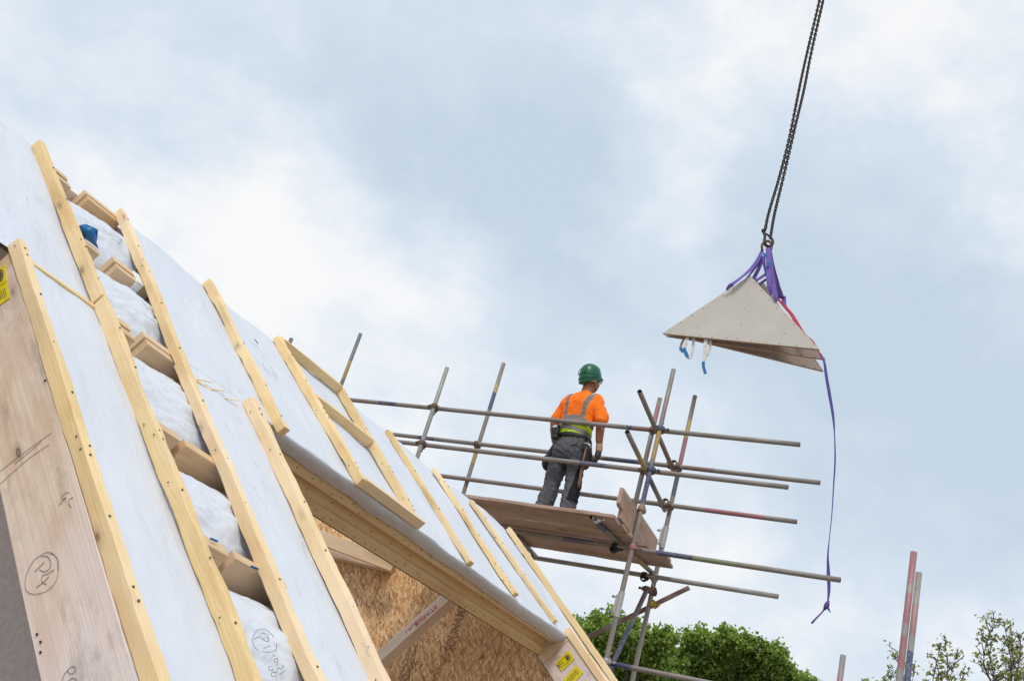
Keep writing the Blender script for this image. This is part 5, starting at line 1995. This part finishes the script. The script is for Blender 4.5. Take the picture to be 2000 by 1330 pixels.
def lobed_tree(label, dep, lobes, base_px, crown_low, seed, nleaf=560, leaf=.082, depth_r=1.0):
    """broadleaf tree: crown of leafy lobes at real positions, limbs running to every lobe"""
    rr_ = np.random.default_rng(seed)
    C = []
    for x, y, r, dz in lobes:
        C.append((W(x, y + 24, dep + dz), r * dep / FPX))
    base = W(base_px, 1500, dep)
    base.z = 0
    root = thing('broadleaf_tree', base, label, 'tree', 'green trees beyond the scaffold')
    top = sum((c for c, r in C), Vector()) / len(C)
    fork = Vector((base.x * .6 + top.x * .4, base.y * .6 + top.y * .4, top.z * .45))
    mb = MB()
    mb.sweep(smooth_pts([base, base.lerp(fork, .5) + Vector((.1, 0, 0)), fork, fork.lerp(top, .6)], 5), [.28 - .2 * i / 15 for i in range(16)], 10)
    for c, r in C:
        mid = fork.lerp(c, .5) + Vector(rr_.normal(size=3) * .25)
        mb.sweep(smooth_pts([fork, mid + Vector((0, .5, -.2)), c + Vector((0, .25, 0))], 4), [.035 - .026 * i / 8 for i in range(9)], 6)
    # lower crown lobes
    for k in range(crown_low):
        ang = rr_.uniform(0, 6.28)
        rad = rr_.uniform(.6, 2.6)
        p = Vector((top.x + math.cos(ang) * rad, top.y + .8 + math.sin(ang) * rad, top.z - rr_.uniform(1.3, 4.2)))
        C.append((p, rr_.uniform(.9, 1.3)))
    pts = []
    for c, r in C:
        nt_ = int(nleaf * (r / .9) ** 2 * 3.2) + 30
        # twigs: sub clumps on the lobe
        m_ = max(6, int(26 * (r / .9) ** 1.7))
        d = rr_.normal(size=(m_, 3)); d /= np.linalg.norm(d, axis=1)[:, None]
        rad = r * .86 * rr_.uniform(.40, 1.06, size=(m_, 1)) * (1 + .10 * rr_.normal(size=(m_, 1)))
        cl = np.array(c) + d * rad * np.array([1, 1, .92])
        for _ in range(9 if r > .25 else 5):
            dd = rr_.normal(size=3); dd[2] = abs(dd[2]) + .15; dd /= np.linalg.norm(dd)
            L_ = rr_.uniform(.18, .42) * min(1, r / .35 + .25)
            tipq = np.array(c) + dd * (r * .82 + L_)
            mb.sweep([c.lerp(Vector(tipq), .5), Vector(tipq)], [.012, .004], 4, cap=False)
            for f_ in np.linspace(0, 1, 4):
                q = np.array(c) + dd * (r * .82 + f_ * L_)
                pts.append(q + rr_.normal(size=(15, 3)) * .055)
            pts.append(tipq + rr_.normal(size=(16, 3)) * .07)
        for q in cl:
            k = nt_ // m_
            s = rr_.uniform(.09, .17) * min(1, r / .5 + .35)
            pts.append(q + rr_.normal(size=(k, 3)) * s * np.array([1, 1, .75]))
            if rr_.random() < .5:
                A = Vector(q); B = c.lerp(A, .3)
                mb.sweep([B, A], [.014, .005], 4, cap=False)
    mb.build('trunk', M_BARK, root, smooth=True)
    leaves_mesh('crown', np.concatenate(pts), leaf, rr_, M_LEAF, root)
    return root


A_ = [(1158, 1236, 34, 0), (1150, 1262, 40, .8), (1185, 1222, 34, .3), (1150, 1215, 16, .2), (1200, 1245, 44, .6), (1215, 1213, 22, .4), (1168, 1205, 13, .3), (1193, 1200, 10, .3), (1238, 1252, 34, .2), (1243, 1220, 7, 0), (1272, 1232, 15, 0),
      (1285, 1228, 13, .2), (1268, 1250, 26, .3), (1292, 1249, 13, .2), (1160, 1300, 60, 1), (1220, 1300, 62, 1.2), (1262, 1290, 50, .8), (1285, 1300, 34, .5), (1240, 1340, 70, 1.5), (1300, 1330, 55, 1), (1303, 1228, 5, 0), (1130, 1240, 30, 1)]
B_ = [(1355, 1229, 13, 0), (1352, 1250, 20, .2), (1343, 1275, 24, .4), (1385, 1250, 30, .4), (1408, 1231, 17, .2), (1420, 1225, 10, .1), (1430, 1250, 30, .3), (1452, 1236, 11, 0), (1462, 1237, 9, .2), (1465, 1265, 28, .4), (1490, 1268, 18, .1), (1508, 1258, 13, 0), (1514, 1252, 7, 0),
      (1505, 1280, 20, .2), (1400, 1290, 50, .9), (1450, 1300, 50, 1), (1355, 1305, 38, .6), (1492, 1305, 36, .5), (1520, 1310, 28, .5), (1330, 1275, 15, .3), (1315, 1300, 30, .6), (1540, 1318, 22, .4), (1545, 1335, 30, .6), (1430, 1340, 70, 1.4), (1372, 1345, 60, 1), (1560, 1322, 12, .2), (1582, 1330, 13, .2), (1596, 1334, 10, .3)]
lobed_tree("dense green maple crown behind the scaffold's corner poles", 27, A_, 1215, 10, 3)
lobed_tree("broad green maple crown right of the scaffold, with ragged pointed tufts", 29, B_, 1440, 12, 4)


def sapling(label, tips, base_px, dep, seed, leaf=.055, dens=.55):
    """open young tree: stems up to traced tips with side twigs and sparse leaves"""
    rr_ = np.random.default_rng(seed)
    base = W(base_px, 1700, dep); base.z = 0
    root = thing('young_tree', base, label, 'tree', 'thin young trees at lower right')
    mb = MB()
    pts = []
    crotch = None
    for (x, y, spread) in tips:
        tip = W(x, y + 8, dep + rr_.uniform(-.4, .4))
        y += 8
        low = W(base_px + (x - base_px) * .45, y + 210, dep)
        stem = smooth_pts([base, Vector((base.x, base.y, low.z * .6)).lerp(low, .25), low, low.lerp(tip, .55) + Vector(rr_.normal(size=3) * .08), tip], 7)
        n_ = len(stem)
        mb.sweep(stem, [.045 * (1 - i / n_) ** 1.6 + .004 for i in range(n_)], 6)
        for i in range(int(n_ * .5), n_):
            fr = (i - n_ * .5) / (n_ * .5)
            for q in range(2 if fr < .9 else 1):
                L = spread * (1.05 - fr * .75) * rr_.uniform(.5, 1.15)
                a = rr_.uniform(0, 6.28)
                d = Vector((math.cos(a), math.sin(a), rr_.uniform(.5, 1.2))).normalized()
                s0 = stem[i]
                e0 = s0 + d * L
                mid = s0.lerp(e0, .5) + Vector(rr_.normal(size=3) * .04)
                tw = smooth_pts([s0, mid, e0], 4)
                mb.sweep(tw, [.011, .010, .009, .009, .008, .007, .006, .006, .005], 4, cap=False)
                for _ in range(2):
                    b0 = tw[rr_.integers(3, 8)]
                    e1 = b0 + (d + Vector(rr_.normal(size=3) * .6)).normalized() * L * .5
                    mb.sweep([b0, e1], [.0055, .004], 3, cap=False)
                    for s in np.linspace(.3, 1, 4):
                        if rr_.random() < .42 * dens:
                            k = rr_.integers(1, 3)
                            pts.append(np.array(b0.lerp(e1, s)) + rr_.normal(size=(k, 3)) * .035)
                for s in (4, 5, 6, 7, 8):
                    if rr_.random() < .45 * dens:
                        k = rr_.integers(1, 3)
                        pts.append(np.array(tw[s]) + rr_.normal(size=(k, 3)) * .035)
    mb.build('trunk', M_BARK2, root)
    leaves_mesh('crown', np.concatenate(pts), leaf, rr_, M_LEAF2, root)


sapling("sparse young birch behind the pink-blotched pole", [(1753, 1264, .42), (1740, 1300, .35), (1785, 1296, .40), (1765, 1312, .4), (1725, 1318, .3)], 1755, 21, 11)
sapling("sparse young birch between the paired poles and the picture's right edge", [(1846, 1242, .36), (1838, 1250, .25), (1868, 1270, .38), (1882, 1300, .32), (1832, 1300, .3)], 1845, 20, 12)
sapling("tallest open young birch at the far right of the view", [(1945, 1200, .50), (1960, 1206, .42), (1925, 1232, .40), (1972, 1245, .5), (1995, 1230, .45), (1990, 1280, .6), (1940, 1290, .5), (2040, 1215, .5)], 1975, 19, 13)
sapling("tiny low tuft of birch twigs left of the paired poles", [(1697, 1322, .16), (1688, 1326, .12)], 1695, 22, 14)
